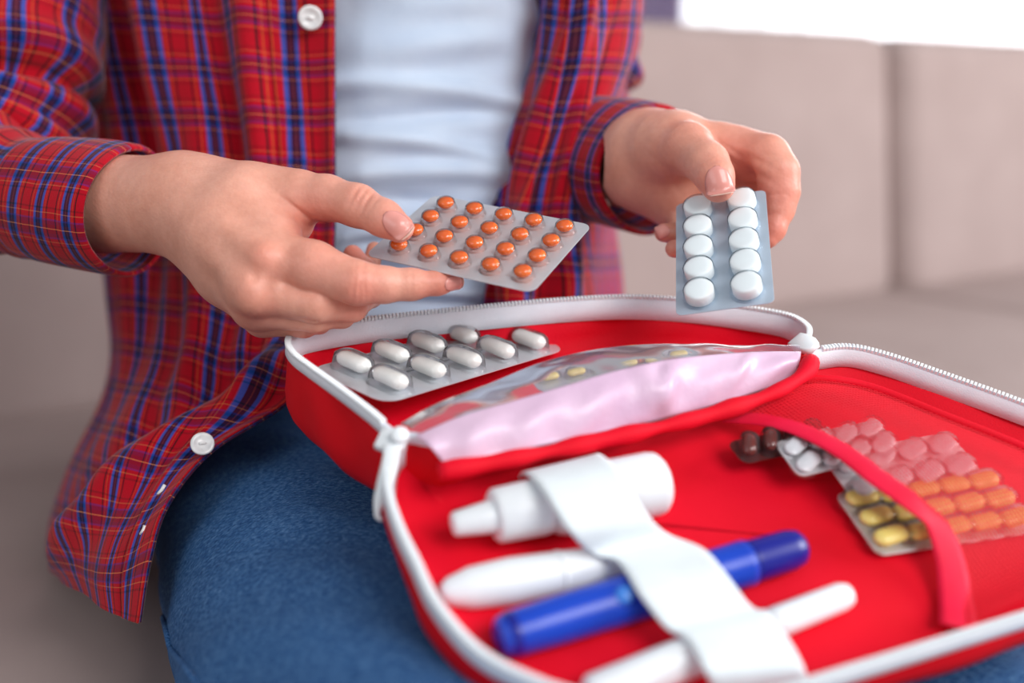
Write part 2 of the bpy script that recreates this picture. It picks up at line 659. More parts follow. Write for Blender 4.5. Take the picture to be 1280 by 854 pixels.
M_BROWN = Mat('brown_capsule', lin(96, 24, 14), 0.15, 0, 0.6).m
M_GAUZE = two_tone('pinkish_white_packet', lin(206, 172, 200), lin(224, 194, 216), 20, 0.35, 0.3, 90, 0.002, 0.5)


def mesh_fabric():
    M = Mat('red_mesh_net', lin(226, 6, 36), 0.7)
    uv = M.coord('UV')
    sep = M.node('ShaderNodeSeparateXYZ'); M.l(uv, sep.inputs[0])
    p = 0.0018
    a = M.math('GREATER_THAN', M.math('FRACT', M.math('DIVIDE', sep.outputs[0], p)), 0.30)
    b = M.math('GREATER_THAN', M.math('FRACT', M.math('DIVIDE', sep.outputs[1], p)), 0.30)
    alpha = M.math('SUBTRACT', 1.0, M.math('MULTIPLY', a, b))
    M.l(alpha, M.b.inputs['Alpha'])
    return M.m


M_NET = mesh_fabric()

# ================================================================== SETTING
SEAT_Z = 0.41
ZUP = np.array([0, 0, 1.0])
seat_plane = (np.array([0, 0, SEAT_Z]), ZUP)
J0 = hit(0, 528, seat_plane)
J1 = hit(1280, 337, seat_plane)
SX = unit(J1 - J0)                    # along the sofa
SF = np.array([SX[1], -SX[0], 0])     # towards the sofa's front


def struct(name, verts, faces, mat, **kw):
    return tag(obj(name, verts, faces, mat, **kw), kind='structure')


def slab(x0, x1, y0, y1, z0, z1):
    v = [(x, y, z) for z in (z0, z1) for y in (y0, y1) for x in (x0, x1)]
    f = [(0, 2, 3, 1), (4, 5, 7, 6), (0, 1, 5, 4), (1, 3, 7, 5), (3, 2, 6, 7), (2, 0, 4, 6)]
    return v, f


struct('floor', *slab(-2.5, 4.5, -2.0, 4.6, -0.05, 0.0), M_FLOOR, smooth=False)
# back wall with a wide low window
WY = 4.2
wx0, wx1, wz0, wz1 = 0.55, 3.9, 0.55, 2.2
wv, wf = [], []
for b in ((-2.5, wx0, 0, 2.6), (wx1, 4.5, 0, 2.6), (wx0, wx1, 0, wz0), (wx0, wx1, wz1, 2.6)):
    v, f = slab(b[0], b[1], WY, WY + 0.15, b[2], b[3])
    k = len(wv)
    wv += v
    wf += [tuple(i + k for i in q) for q in f]
wall = struct('wall_back', wv, wf, M_WALL, smooth=False)
fv, ff = [], []
for b in ((wx0, wx0 + .06, wz0, wz1), (wx1 - .06, wx1, wz0, wz1), (wx0, wx1, wz0, wz0 + .06), (wx0, wx1, wz1 - .06, wz1), (2.2, 2.26, wz0, wz1)):
    v, f = slab(b[0], b[1], WY + 0.04, WY + 0.1, b[2], b[3])
    k = len(fv)
    fv += v
    ff += [tuple(i + k for i in q) for q in f]
win = struct('window_1', fv, ff, M_FRAME, smooth=False)
for x0, x1 in ((wx0 + .06, 2.2), (2.26, wx1 - .06)):
    obj('pane', *slab(x0, x1, WY + 0.065, WY + 0.075, wz0 + .06, wz1 - .06), M_GLASS, win, smooth=False)
# lilac curtain drawn to the side of the window
cx = np.linspace(0.32, 0.60, 60)
cyy = WY - 0.08 + 0.03 * np.sin(np.arange(60) * 0.75)
G = np.array([[(x * (1 + 0.0 * z), y, z) for x, y in zip(cx, cyy)] for z in np.linspace(0.05, 2.4, 6)])
tag(obj('curtain', G.reshape(-1, 3), grid_faces(6, 60), M_CURTAIN, solid=0.004),
    'lilac curtain hanging beside the bright window behind the sofa', 'curtain')

sx_ = np.linspace(0.56, 3.95, 260)
G = np.array([[(x, WY - 0.05 + 0.022 * math.sin(i * 0.55) + 0.01 * math.sin(i * .21), z) for i, x in enumerate(sx_)] for z in np.linspace(0.04, 2.4, 4)])
tag(obj('sheer_curtain', G.reshape(-1, 3), grid_faces(4, 260), M_SHEER),
    'sheer white curtain glowing with daylight across the window behind the sofa', 'curtain')

# ------------------------------------------------------------------ sofa
sofa = empty('sofa', (J0[0] + SF[0] * .3, J0[1] + SF[1] * .3, 0))
tag(sofa, 'greige upholstered sofa with a low back that the person sits on', 'sofa')


def sofa_pt(a, f, z):
    return J0 + SX * a + SF * f + np.array([0, 0, z - J0[2]])


def cushion(name, a0, a1, f0, f1, z0, z1, r, mat, lean=0.0, puff=0.0, seed=0):
    V, F = rounded_box(a1 - a0, f1 - f0, z1 - z0, r, 5)
    # denser grid for puffiness through subdivision
    W = []
    for x, y, z in V:
        a = x + (a0 + a1) / 2
        f = y + (f0 + f1) / 2 - lean * z
        W.append(sofa_pt(a, f, z + z0))
    return obj(name, W, F, mat, sofa, smooth=True)


# find where the cushion seam seen at x~1125 falls along the sofa
r_ = at(1122, 200, 1) - CAM
A2 = np.array([[r_[0], -SX[0]], [r_[1], -SX[1]]])
t_, seam = np.linalg.solve(A2, (J0 - CAM)[:2])
cushion('seat_cushion', -0.75, seam, -0.10, 0.66, SEAT_Z - 0.16, SEAT_Z, 0.025, M_SOFA)
cushion('seat_cushion', seam + .006, seam + 1.0, -0.10, 0.66, SEAT_Z - 0.16, SEAT_Z, 0.025, M_SOFA)
BT = 0.418
cushion('back_cushion', -0.75, seam + .042, -0.22, 0.0, SEAT_Z - 0.02, SEAT_Z + BT, 0.035, M_SOFA, lean=0.10)
cushion('back_cushion', seam + .036, seam + 1.0, -0.22, 0.016, SEAT_Z - 0.02, SEAT_Z + BT - 0.004, 0.035, M_SOFA, lean=0.10)
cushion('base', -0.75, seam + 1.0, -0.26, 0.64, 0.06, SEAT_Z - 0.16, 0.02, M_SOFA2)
for a in (-0.68, seam + 0.9):
    for f in (-0.2, 0.56):
        V, F = lathe([(0, .018), (.06, .024)], 12)
        obj('leg', V + sofa_pt(a, f, 0), F, M_SOFA2, sofa)

# ================================================================== FIRST AID KIT
HL = at(500, 552, .465)
HR = at(1008, 440, .545)
FLC = at(655, 940, .352)
LID = plane3(HL, HR, FLC)
LN = LID[1]
BLC = at(358, 432, .535)
BASE = plane3(at(500, 545, .465), HR, BLC)
BN = BASE[1]
LID_DEPTH = 0.020
FLOOR_H = -0.016     # lid floor height relative to the lid's rim plane

kit = empty('first_aid_kit', at(480, 660, .47) - np.array([0, 0, 0.01]))
tag(kit, 'open red fabric first aid kit with white zipper lying across the lap', 'first aid kit')

base_rim_px = [(548, 549, .461), (520, 543, .462), (490, 537, .466), (462, 515, .475), (425, 487, .49), (390, 462, .508), (368, 445, .522),
               (360, 431, .536), (366, 420, .548), (390, 412, .556), (450, 402, .565), (530, 393, .575), (620, 384, .583), (700, 377, .588),
               (780, 373, .592), (860, 377, .594), (930, 386, .592), (985, 396, .584), (1008, 409, .572), (1011, 421, .561), (1004, 433, .551)]
lid_rim_px = [(545, 548), (515, 549), (492, 565), (484, 595), (488, 625), (502, 665), (520, 702), (546, 755), (596, 813), (659, 848), (735, 872), (850, 884), (960, 868),
              (1069, 836), (1170, 805), (1280, 771), (1400, 734), (1475, 700), (1500, 660), (1470, 612), (1390, 550), (1280, 506), (1180, 470),
              (1110, 446), (1060, 435), (1012, 440)]
base_rim = resample(cr(ats(base_rim_px), 400), 260)
lid_rim = resample(cr(np.array([hit(x, y, LID, 0.0) for x, y in lid_rim_px]), 500), 360)


def close_loop(P, n=40):
    t = np.linspace(0, 1, n + 2)[1:-1, None]
    return np.vstack([P, P[-1] * (1 - t) + P[0] * t])


def ring_out(P, n):
    """outward direction (in the plane of normal n) for each point of a closed loop"""
    T = np.roll(P, -2, 0) - np.roll(P, 2, 0)
    O = np.cross(T, n)
    O /= np.maximum(np.linalg.norm(O, axis=1, keepdims=True), 1e-9)
    c = P.mean(0)
    if np.mean(np.einsum('ij,ij->i', O, P - c)) < 0: O = -O
    for _ in range(12):
        O = (np.roll(O, 1, 0) + O + np.roll(O, -1, 0)) / 3
    return O / np.linalg.norm(O, axis=1, keepdims=True)


def shell(name, loop, n, prof, mat, parent, cap_last=True, wob=0.0, fr=(7, 13)):
    """sweep profile [(out, up)] around a loop"""
    O = ring_out(loop, n)
    m = len(loop)
    s = np.linspace(0, 2 * math.pi, m, endpoint=False)
    V = []
    for k, (o, u) in enumerate(prof):
        w = wob * (np.sin(fr[0] * s + k * .5) + .6 * np.sin(fr[1] * s + 1.3 + k * .8)) if 0 < k < len(prof) - 1 else 0 * s
        V.append(loop + O * (o + w)[:, None] + n * u)
    V = np.vstack(V)
    F = grid_faces(len(prof), m, True)
    if cap_last:
        c = V[-m:].mean(0)
        # three shrinking rings then a centre point
        k0 = (len(prof) - 1) * m
        for q in (0.66, 0.33):
            V = np.vstack([V, c + (V[k0:k0 + m] - c) * q])
            k1 = len(V) - m
            F += [(k0 + i, k0 + (i + 1) % m, k1 + (i + 1) % m, k1 + i) for i in range(m)]
            k0 = k1 if q == 0.33 else k0
        V = np.vstack([V, c])
        F = [f for f in F]
        last = len(V) - 1
        k1 = last - m
        k66 = last - 2 * m
        kk = (len(prof) - 1) * m
        F = grid_faces(len(prof), m, True)
        F += [(kk + i, kk + (i + 1) % m, k66 + (i + 1) % m, k66 + i) for i in range(m)]
        F += [(k66 + i, k66 + (i + 1) % m, k1 + (i + 1) % m, k1 + i) for i in range(m)]
        F += [(k1 + i, k1 + (i + 1) % m, last) for i in range(m)]
    return obj(name, V, F, mat, parent)


bl = close_loop(base_rim)
ll = close_loop(lid_rim)
shell('base_wall', bl, BN, [(0, -.002), (.0015, -.008), (.003, -.016), (.004, -.026), (.003, -.034), (-.001, -.041), (-.008, -.045)], M_RED, kit, True, .0011)
shell('base_lining', bl, BN, [(-.0012, -.009), (-.003, -.012), (-.004, -.018), (-.006, -.024), (-.012, -.028)], M_LINING, kit, True, .0013)
shell('lid_wall', ll, LN, [(0, -.002), (.001, -.006), (.002, -.012), (.001, -.018), (-.004, -.022)], M_RED, kit, True, .0006)
shell('lid_lining', ll, LN, [(-.0015, -.007), (-.004, -.010), (-.010, -.013), (-.018, -.0155), (-.026, FLOOR_H)], M_LINING, kit, True, .0010)


def zip_tape(name, path, n, w_in, w_out, parent):
    O = ring_out(close_loop(path), n)[:len(path)]
    prof = [(w_out * .35, -w_out), (w_out * .25, -w_out * .5), (.0012, -.0004), (0, .0006), (-.0014, -.0004), (-.0022, -w_in * .5), (-.0034, -w_in)]
    V = np.vstack([path + O * o + n * u for o, u in prof])
    m = len(path)
    F = [(k * m + i, k * m + i + 1, (k + 1) * m + i + 1, (k + 1) * m + i) for k in range(len(prof) - 1) for i in range(m - 1)]
    return obj(name, V, F, M_ZIP, parent, solid=.0005)


def zip_teeth(name, path, n, parent, pitch=.0018, size=.0013):
    L = np.linalg.norm(np.diff(path, axis=0), axis=1).sum()
    k = int(L / pitch)
    P = resample(path, k)
    T = np.gradient(P, axis=0)
    O = ring_out(close_loop(path), n)
    V, F = [], []
    oct_ = np.array([(1, 1, -1), (-1, 1, -1), (-1, -1, -1), (1, -1, -1), (1, 1, .6), (-1, 1, .6), (-1, -1, .6), (1, -1, .6), (.6, .5, 1), (-.6, .5, 1), (-.6, -.5, 1), (.6, -.5, 1)])
    fc = [(3, 2, 1, 0), (0, 1, 5, 4), (1, 2, 6, 5), (2, 3, 7, 6), (3, 0, 4, 7), (4, 5, 9, 8), (5, 6, 10, 9), (6, 7, 11, 10), (7, 4, 8, 11), (8, 9, 10, 11)]
    for i in range(k):
        t = unit(T[i]); b = unit(np.cross(n, t)); a = P[i] + n * .0012
        q = len(V) * 0 + i * 12
        V.append(a + oct_[:, :1] * t * size * .48 + oct_[:, 1:2] * b * size * 1.15 + oct_[:, 2:3] * n * size * .7)
        F += [tuple(j + q for j in f) for f in fc]
    o = obj(name, np.vstack(V), F, M_TEETH, parent, smooth=False)
    o['kind'] = 'stuff'
    return o


tp = zip_tape('zipper_tape', base_rim, BN, .0105, .004, kit)
zip_teeth('zipper_teeth', base_rim[16:-6], BN, tp)
tp2 = zip_tape('zipper_tape', lid_rim, LN, .0088, .0050, kit)
zip_teeth('zipper_teeth', lid_rim[6:-4], LN, tp2)

# hinge: red fabric strip and the padded roll along it
hinge_base = np.array([base_rim[-1] * t + base_rim[0] * (1 - t) for t in np.linspace(0, 1, 30)])
hinge_lid = np.array([lid_rim[-1] * t + lid_rim[0] * (1 - t) for t in np.linspace(0, 1, 30)])
Gh = np.array([hinge_base * (1 - t) + hinge_lid * t - LN * (.006 + .004 * math.sin(math.pi * t)) for t in np.linspace(0, 1, 6)])
obj('hinge', Gh.reshape(-1, 3), grid_faces(6, 30), M_RED, kit, solid=.0015)
roll_px = [(549, 590, .002), (600, 582, .002), (680, 566, .002), (760, 549, .002), (840, 531, .002), (910, 512, .002), (970, 490, .003), (1005, 468, .004), (1014, 452, .003)]
roll = resample(cr(np.array([hit(x, y, LID, h) for x, y, h in roll_px]), 100), 70)
V, F = tube(roll, .0036 + .0005 * np.sin(np.linspace(0, 21, 70)) + .0005 * np.sin(np.linspace(0, 47, 70)), 12)
obj('padded_roll', V, F, M_LINING, kit)

# zipper sliders with pull tabs
def slider(p, t, n, s=1.0):
    x = unit(t); y = unit(np.cross(n, x)); z = np.cross(x, y)
    M = Matrix([[x[i], y[i], z[i], p[i]] for i in range(3)] + [[0, 0, 0, 1]])
    out = [(-6, 4.6), (-2, 5.4), (3, 5.0), (7, 3.0), (7, -3.0), (3, -5.0), (-2, -5.4), (-6, -4.6)]
    V, F = [], []
    m = len(out)
    for zz, sc in ((-1.6, .92), (-1.2, 1), (1.4, 1), (2.0, .9)):
        V += [(a * sc * .001 * s, b * sc * .001 * s, zz * .001 * s) for a, b in out]
    F = grid_faces(4, m, True) + [tuple(range(m))[::-1], tuple(3 * m + i for i in range(m))]
    W = np.array([np.array(M @ Vector(v)) for v in V])
    return obj('slider', W, F, M_TEETH, kit), M


s1, M1 = slider(at(1005, 430, .547), at(1040, 436, .54) - at(1000, 420, .555), unit(LN + np.array([0, -.7, 0])), 1.0)
s2, M2 = slider(at(489, 552, .459), at(525, 550, .457) - at(470, 540, .463), unit(LN + np.array([0, -.5, .1])), .95)
# hanging pull tab on the near slider: a flat tongue with a hooked end
tab = resample(cr(ats([(491, 556, .4545), (487, 580, .4500), (480, 608, .4475), (473, 632, .446), (472, 646, .445), (478, 650, .4442)]), 60), 26)
wd = np.interp(np.linspace(0, 1, 26), [0, .15, .5, .7, .85, 1], [.0040, .0034, .0034, .0028, .0014, .0008])
V, F = tube(tab, .0008, 10, up=(0, -.6, .8), rad2=wd)
obj('pull_tab', V, F, M_TEETH, s2)
V, F = lathe([(0, .0001), (0, .0036), (.0016, .0036), (.0022, .0030), (.0022, .0001)], 16)
obj('bridge', np.array([np.array(frame_to(at(500, 545, .4565), LN + np.array([0, -.6, 0])) @ Vector(v)) for v in V]), F, M_TEETH, s2)

# clear vinyl pocket along the hinge: pale front face and clear top face
crease = [(520, 545, .4575), (575, 521, .463), (640, 502, .470), (705, 483, .478), (770, 464, .487), (835, 450, .499), (900, 443, .514), (955, 440, .527), (1001, 440, .537)]
low = [(556, 581, .4525), (605, 572, .457), (660, 561, .463), (715, 549, .471), (770, 537, .480), (830, 523, .492), (890, 507, .505), (950, 488, .519), (999, 470, .531)]
top = [(500, 530, .474), (545, 505, .484), (610, 480, .494), (680, 452, .504), (750, 436, .513), (820, 430, .522), (890, 431, .530), (950, 433, .535), (1000, 437, .5385)]
mid = [tuple((np.array(a) * .5 + np.array(b) * .5) + np.array([0, -3, -.004])) for a, b in zip(crease, low)]
Gp = patch_grid([crease, mid, low], 26, 90)
N = grid_normals(Gp)
uu = np.linspace(0, 1, 90)[None, :, None]; vv = np.linspace(0, 1, 26)[:, None, None]
crk = (.0016 * np.exp(-((uu - .56 - .08 * vv) / .035) ** 2) + .0012 * np.exp(-((uu - .64 + .05 * vv) / .03) ** 2) - .001 * np.exp(-((uu - .60) / .02) ** 2)
       + .0009 * np.exp(-((uu - .84 + .06 * vv) / .02) ** 2) + .0006 * np.sin(uu * 40 + vv * 5) * vv) * np.sin(math.pi * np.clip(vv, 0, 1)) ** .5
Gp = Gp + N * 2.2 * crk * (1 if (N[..., 2].mean() > 0) else -1)
pk = obj('pocket_front', Gp.reshape(-1, 3), grid_faces(26, 90), M_GAUZE, kit, solid=.0006)
midt = [tuple(np.array(a) * .5 + np.array(b) * .5 + np.array([0, -5, -.002])) for a, b in zip(top, crease)]
Gt = patch_grid([top, midt, crease], 18, 90)
Nt = grid_normals(Gt)
vv = np.linspace(0, 1, 18)[:, None, None]
Gt = Gt + Nt * (.0006 * np.sin(uu * 23 + 4 * vv) + .0003 * np.sin(uu * 51 - 6 * vv)) * np.sin(math.pi * vv)
obj('pocket_window', Gt.reshape(-1, 3), grid_faces(18, 90), M_PVC, kit)
# welded vinyl edge strips
V, F = tube(resample(cr(ats(low), 80), 60), .0007, 6)
obj('weld_seam', V, F, M_PVC, kit)

# red mesh pocket with crimson binding
bind_px = [(905, 523, .006), (950, 524, .012), (1000, 537, .018), (1050, 562, .021), (1095, 596, .022), (1140, 628, .021), (1170, 655, .016), (1187, 698, .009), (1195, 750, .004), (1199, 786, .006)]
bind = resample(cr(np.array([hit(x, y, LID, h + FLOOR_H) for x, y, h in bind_px]), 120), 60)
far_px = [(985, 478, .010), (1030, 474, .013), (1090, 485, .013), (1180, 520, .013), (1280, 560, .012), (1360, 600, .011), (1420, 630, .011), (1450, 660, .011), (1440, 690, .011)]
far = resample(cr(np.array([hit(x, y, LID, h + FLOOR_H) for x, y, h in far_px]), 120), 60)
Gn = np.array([bind * (1 - t) + far * t + LN * .004 * math.sin(math.pi * t) for t in np.linspace(0, 1, 40)])
# bring the near lower side of the net down to the lid's front wall
net_uv = np.empty((40, 60, 2))
x_ = unit(HR - HL); y_ = np.cross(LN, x_)
net_uv[..., 0] = (Gn - HL) @ x_
net_uv[..., 1] = (Gn - HL) @ y_
net = obj('mesh_pocket', Gn.reshape(-1, 3), grid_faces(40, 60), M_NET, kit, uv=net_uv.reshape(-1, 2))
V, F = tube(bind, .0008, 10, up=tuple(LN), rad2=np.interp(np.linspace(0, 1, 60), [0, .1, .8, 1], [.0034, .0052, .0064, .0076]))
obj('binding', V, F, M_BINDING, net)
V, F = tube(far, .0022, 10)
obj('binding', V, F, M_LINING, net)


# ------------------------------------------------------------------ things held under the elastic strap
def lathe_thing(name, parts, p, q, up, label, cat):
    """parts: list of (part name, profile[(t metres, r)], material)"""
    root = empty(name, p)
    tag(root, label, cat)
    M = frame_to(p, np.asarray(q) - np.asarray(p), up)
    for nm, prof, mat in parts:
        V, F = lathe(prof, 32)
        W = np.array([np.array(M @ Vector(v)) for v in V])
        o = obj(nm, W, F, mat, root)
    return root, M


def lidp(x, y, h):
    return hit(x, y, LID, h + FLOOR_H)


b0 = lidp(566, 656, .0135); b1 = lidp(826, 603, .0135)
Lb = np.linalg.norm(b1 - b0)
def fz(*a): return [(t * Lb, r) for t, r in a]
lathe_thing('dropper_bottle', [
    ('nozzle', fz((0, .0001), (0, .0040), (.01, .0047), (.18, .0066), (.20, .0066)), M_WHITE),
    ('cap', fz((.185, .0001), (.185, .0095), (.20, .0107), (.40, .0113), (.43, .0110), (.43, .0001)), M_WHITE2),
    ('body', fz((.43, .0001), (.43, .0095), (.46, .0118), (.50, .0130), (.95, .0132), (.98, .0126), (1.0, .0108), (1.0, .0001)), M_WHITE)],
    b0, b1, LN, 'white plastic dropper bottle with a nozzle cap tucked under the strap', 'bottle')

p0 = lidp(551, 742, .0055); p1 = lidp(790, 700, .0055)
Lb = np.linalg.norm(p1 - p0)
lathe_thing('white_pen', [
    ('body', fz((0, .0001), (.005, .0030), (.04, .0052), (.15, .0078), (.35, .0088), (.6, .0080), (.95, .0066), (1.0, .0055), (1.0, .0001)), M_WHITE),
    ('end_ring', fz((.60, .0001), (.60, .0083), (.62, .0083), (.62, .0001)), M_WHITE2)],
    p0, p1, LN, 'slim white tapered pen lying between the bottle and the blue pen', 'pen')

p0 = lidp(622, 798, .0080); p1 = lidp(1002, 683, .0080)
Lb = np.linalg.norm(p1 - p0)
pen, MP = lathe_thing('blue_pen', [
    ('body', fz((0, .0001), (0, .0050), (.012, .0070), (.05, .0081), (.16, .0086), (.44, .0090), (.50, .0084), (.52, .0086), (.78, .0090), (.80, .0090), (.80, .0001)), M_BLUE),
    ('cap', fz((.80, .0001), (.80, .0086), (.82, .0083), (.95, .0080), (.985, .0070), (1.0, .0050), (1.0, .0001)), M_NAVYP),
    ('tail_cap', fz((.002, .0001), (-.002, .0045), (.012, .0066), (.04, .0083), (.05, .0083), (.05, .0001)), M_NAVYP)],
    p0, p1, LN, 'glossy blue pen with navy ends held under the white strap', 'pen')
# release button and grip inlay on the near half of the blue pen
V, F = lathe([(0, .0001), (0, .0034), (.0012, .0032), (.0018, .0024), (.0018, .0001)], 20)
c_ = p0 + (p1 - p0) * .375
nn = unit(LN * .8 - np.array([0, .6, 0]))
Mb = frame_to(c_ + nn * .0086, nn)
obj('button', np.array([np.array(Mb @ Vector(v)) for v in V]), F, Mat('light_blue_plastic', lin(60, 130, 220), .3).m, pen)

p0 = lidp(735, 872, .0062); p1 = lidp(1062, 742, .0062)
Lb = np.linalg.norm(p1 - p0)
lathe_thing('white_tube', [
    ('body', fz((0, .0001), (0, .0052), (.02, .0070), (.45, .0075), (.62, .0072), (.66, .0062), (.66, .0001)), M_WHITE2),
    ('tip', fz((.655, .0001), (.655, .0056), (.70, .0058), (.96, .0054), (.99, .0044), (1.0, .0030), (1.0, .0001)), M_WHITE)],
    p0, p1, LN, 'long white tube beside the blue pen, crossing under the strap', 'tube')

# white elastic strap over all four, a part of the kit
Lp = [(648, 597, .004), (656, 592, .022), (676, 610, .0295), (708, 660, .026), (738, 692, .015), (772, 703, .0165), (798, 742, .0205), (830, 783, .014), (858, 800, .0160), (880, 838, .0165), (897, 872, .004)]
Rp = [(742, 570, .004), (752, 570, .022), (775, 592, .0295), (808, 642, .026), (835, 668, .017), (880, 688, .0175), (910, 722, .0205), (938, 758, .015), (968, 775, .0160), (1000, 826, .0140), (1012, 858, .002)]
GA = np.array([lidp(*q) for q in Lp]); GB = np.array([lidp(*q) for q in Rp])
A_ = cr(GA, 80); B_ = cr(GB, 80)
Gs = np.array([A_ * (1 - t) + B_ * t for t in np.linspace(0, 1, 14)])
obj('elastic_strap', Gs.reshape(-1, 3), grid_faces(14, 80), M_ELASTIC, kit, solid=.0011)


# ================================================================== BLISTER PACKS
def lathe_pill(kind):
    if kind == 'round':       # biconvex tablet
        prof = [(-.0026, .0001), (-.0025, .0014), (-.0019, .0029), (-.0010, .0038), (0, .0041), (.0010, .0038), (.0019, .0029), (.0025, .0014), (.0026, .0001)]
        return lathe(prof, 24, False)
    if kind == 'flat':        # thick flat tablet with bevelled edge
        prof = [(-.0028, .0001), (-.0028, .0064), (-.0024, .0069), (.0026, .0069), (.00305, .0066), (.0033, .0060), (.00345, .0040), (.0035, .0001)]
        return lathe(prof, 28, False)
    if kind in ('capsule', 'oblong'):
        R, H = (.0034, .0043) if kind == 'capsule' else (.0032, .0030)
        prof = [(-H - R * math.cos(a), max(R * math.sin(a), .00005)) for a in np.linspace(0, math.pi / 2, 7)]
        prof += [(0, R * 1.0)] + [(H + R * math.sin(a), max(R * math.cos(a), .00005)) for a in np.linspace(0, math.pi / 2, 7)]
        V, F = lathe(prof, 16, False)
        V = np.stack([V[:, 2], V[:, 0], V[:, 1] * .85], 1)     # axis along x
        return V, F


def lathe_bubble(kind):
    if kind == 'round':
        prof = [(0, .0058), (.0006, .0053), (.0020, .0049), (.0042, .0044), (.0052, .0034), (.0056, .0018), (.0057, .0001)]
        return lathe(prof, 24, False)
    if kind == 'flat':
        prof = [(0, .0084), (.0006, .0079), (.0030, .0075), (.0058, .0073), (.0066, .0069), (.0069, .005), (.0069, .0001)]
        return lathe(prof, 28, False)
    R, H = (.0047, .0046) if kind == 'capsule' else (.0044, .0033)
    V, F = [], []
    seg = 28
    for z, s in ((0, 1.16), (.0008, 1.03), (.003, .98), (.0052, .90), (.0064, .70), (.0068, .35), (.0069, .02)):
        for k in range(seg):
            a = 2 * math.pi * k / seg
            cx = H if math.cos(a) > 0 else -H
            V.append((cx * min(1, s * 1.05) + R * s * math.cos(a), R * s * math.sin(a), z))
    return np.array(V), grid_faces(7, seg, True)


_cache = {}


def shared(key, fn, mat):
    if (key, mat.name) not in _cache:
        V, F = fn()
        _cache[(key, mat.name)] = make_mesh(key, V, F, mat)
    return _cache[(key, mat.name)]


def blister_pack(name, M, w, h, spots, kind, foil, pillmat, bubmat, label, group=None, rot=0.0, zoff=None, thick=.0006, radius=.005, ribs=(), clear=False, skip=(), pill_name='tablet', bend=0.0, ps=1.0, pz=1.0):
    root = bpy.data.objects.new(name, None)
    root.empty_display_size = .01
    col.objects.link(root)
    root.matrix_world = M
    tag(root, label, 'blister pack', group)
    out = rounded_rect(w, h, radius)
    n = len(out)
    def zb(x, y): return bend * (x / w * 2) ** 2
    V = [(x * s, y * s, z + zb(x, y)) for s, z in ((.994, -thick), (1, -thick * .7), (1, -thick * .1), (.996, 0)) for x, y in out]
    F = grid_faces(4, n, True) + [tuple(range(n))[::-1], tuple(3 * n + i for i in range(n))]
    if bend:
        V, F = [], []
        nx = 16
        xs = np.linspace(-w / 2, w / 2, nx)
        for z in (0, -thick):
            for y in (-h / 2, h / 2):
                V += [(x, y, z + zb(x, y)) for x in xs]
        for i in range(nx - 1):
            F += [(i, i + 1, nx + i + 1, nx + i), (2 * nx + i, 3 * nx + i, 3 * nx + i + 1, 2 * nx + i + 1), (i, 2 * nx + i, 2 * nx + i + 1, i + 1), (nx + i, nx + i + 1, 3 * nx + i + 1, 3 * nx + i)]
        F += [(0, nx, 3 * nx, 2 * nx), (nx - 1, 3 * nx - 1, 4 * nx - 1, 2 * nx - 1)]
    o = bpy.data.objects.new('foil_sheet', make_mesh('foil_sheet', V, F, foil, smooth=False))
    col.objects.link(o); o.parent = root
    zp = {'round': .0030, 'flat': .0030, 'capsule': .0033, 'oblong': .0032}[kind] if zoff is None else zoff
    for i, (x, y) in enumerate(spots):
        b = bpy.data.objects.new('bubble', shared('bubble_' + kind, lambda: lathe_bubble(kind), bubmat))
        col.objects.link(b); b.parent = root
        b.scale = (ps, ps, ps * pz); b.location = (x, y, zb(x, y) + .0001); b.rotation_euler = (0, 0, rot)
        if i in skip: continue
        p = bpy.data.objects.new(pill_name, shared('pill_' + kind, lambda: lathe_pill(kind), pillmat))
        col.objects.link(p); p.parent = root
        p.scale = (ps, ps, ps * pz); p.location = (x, y, zp * ps * pz + zb(x, y))
        p.rotation_euler = (RNG.uniform(-.05, .05), RNG.uniform(-.05, .05), rot + (RNG.uniform(-.04, .04) if kind != 'round' else RNG.uniform(0, 3)))
    for (x, y, l, wd) in ribs:
        V, F = rounded_box(l, wd, .0009, .0004, 2)
        r = bpy.data.objects.new('pressed_rib', make_mesh('pressed_rib', V, F, foil))
        col.objects.link(r); r.parent = root
        r.location = (x, y, 0)
    return root


# orange tablets in the right hand: 5 x 4
ow, oh = .0885, .0653
MO = fit_rect([(545, 241), (739, 283), (667, 364), (454, 321)], ow, oh, (.567, .572, .528, .52))
sp = [((i - 2) * .0164 + .0016, (j - 1.5) * .0148) for j in range(4) for i in range(5)]
pack_orange = blister_pack('blister_pack', MO, ow, oh, sp, 'round', M_FOIL, M_ORANGE, M_CLEAR,
                           'silver blister pack of round orange tablets held in the thumb and index finger', radius=.005)
# white tablets in the left hand: 2 x 5
ww, wh = .0450, .0800
MW = fit_rect([(849, 254), (953, 238), (971, 377), (842, 396)], ww, wh, (.57, .575, .50, .495))
sp = [(sx * .0109, (j - 2) * .0151) for j in range(5) for sx in (-1, 1)]
pack_white = blister_pack('blister_pack', MW, ww, wh, sp, 'flat', M_FOILB, M_TABLET, M_CLEARB,
                          'pale blue blister pack of ten flat round white tablets held upright', radius=.003)
# white capsules lying in the kit's base: 5 x 2
cw, ch = .127, .0525
MC = fit_rect([(612, 401), (712, 437), (480, 504), (388, 461)], ch, cw, (.562, .552, .506, .516))
sp = [((-.0125 if s == 0 else .0125), (j - 2) * .0241) for j in range(5) for s in (0, 1)]
pack_caps = blister_pack('blister_pack', MC, ch, cw, sp, 'capsule', M_FOIL, M_CAPSULE, M_CLEAR,
                         'silver blister pack of ten white capsules lying in the base of the kit', radius=.009, pill_name='capsule', ps=1.3,
                         ribs=[(-.0008, y, .0015, .016) for y in (-.040, -.016, .010, .034)] + [(0.0028, y, .0012, .013) for y in (-.028, 0.0, .026)])

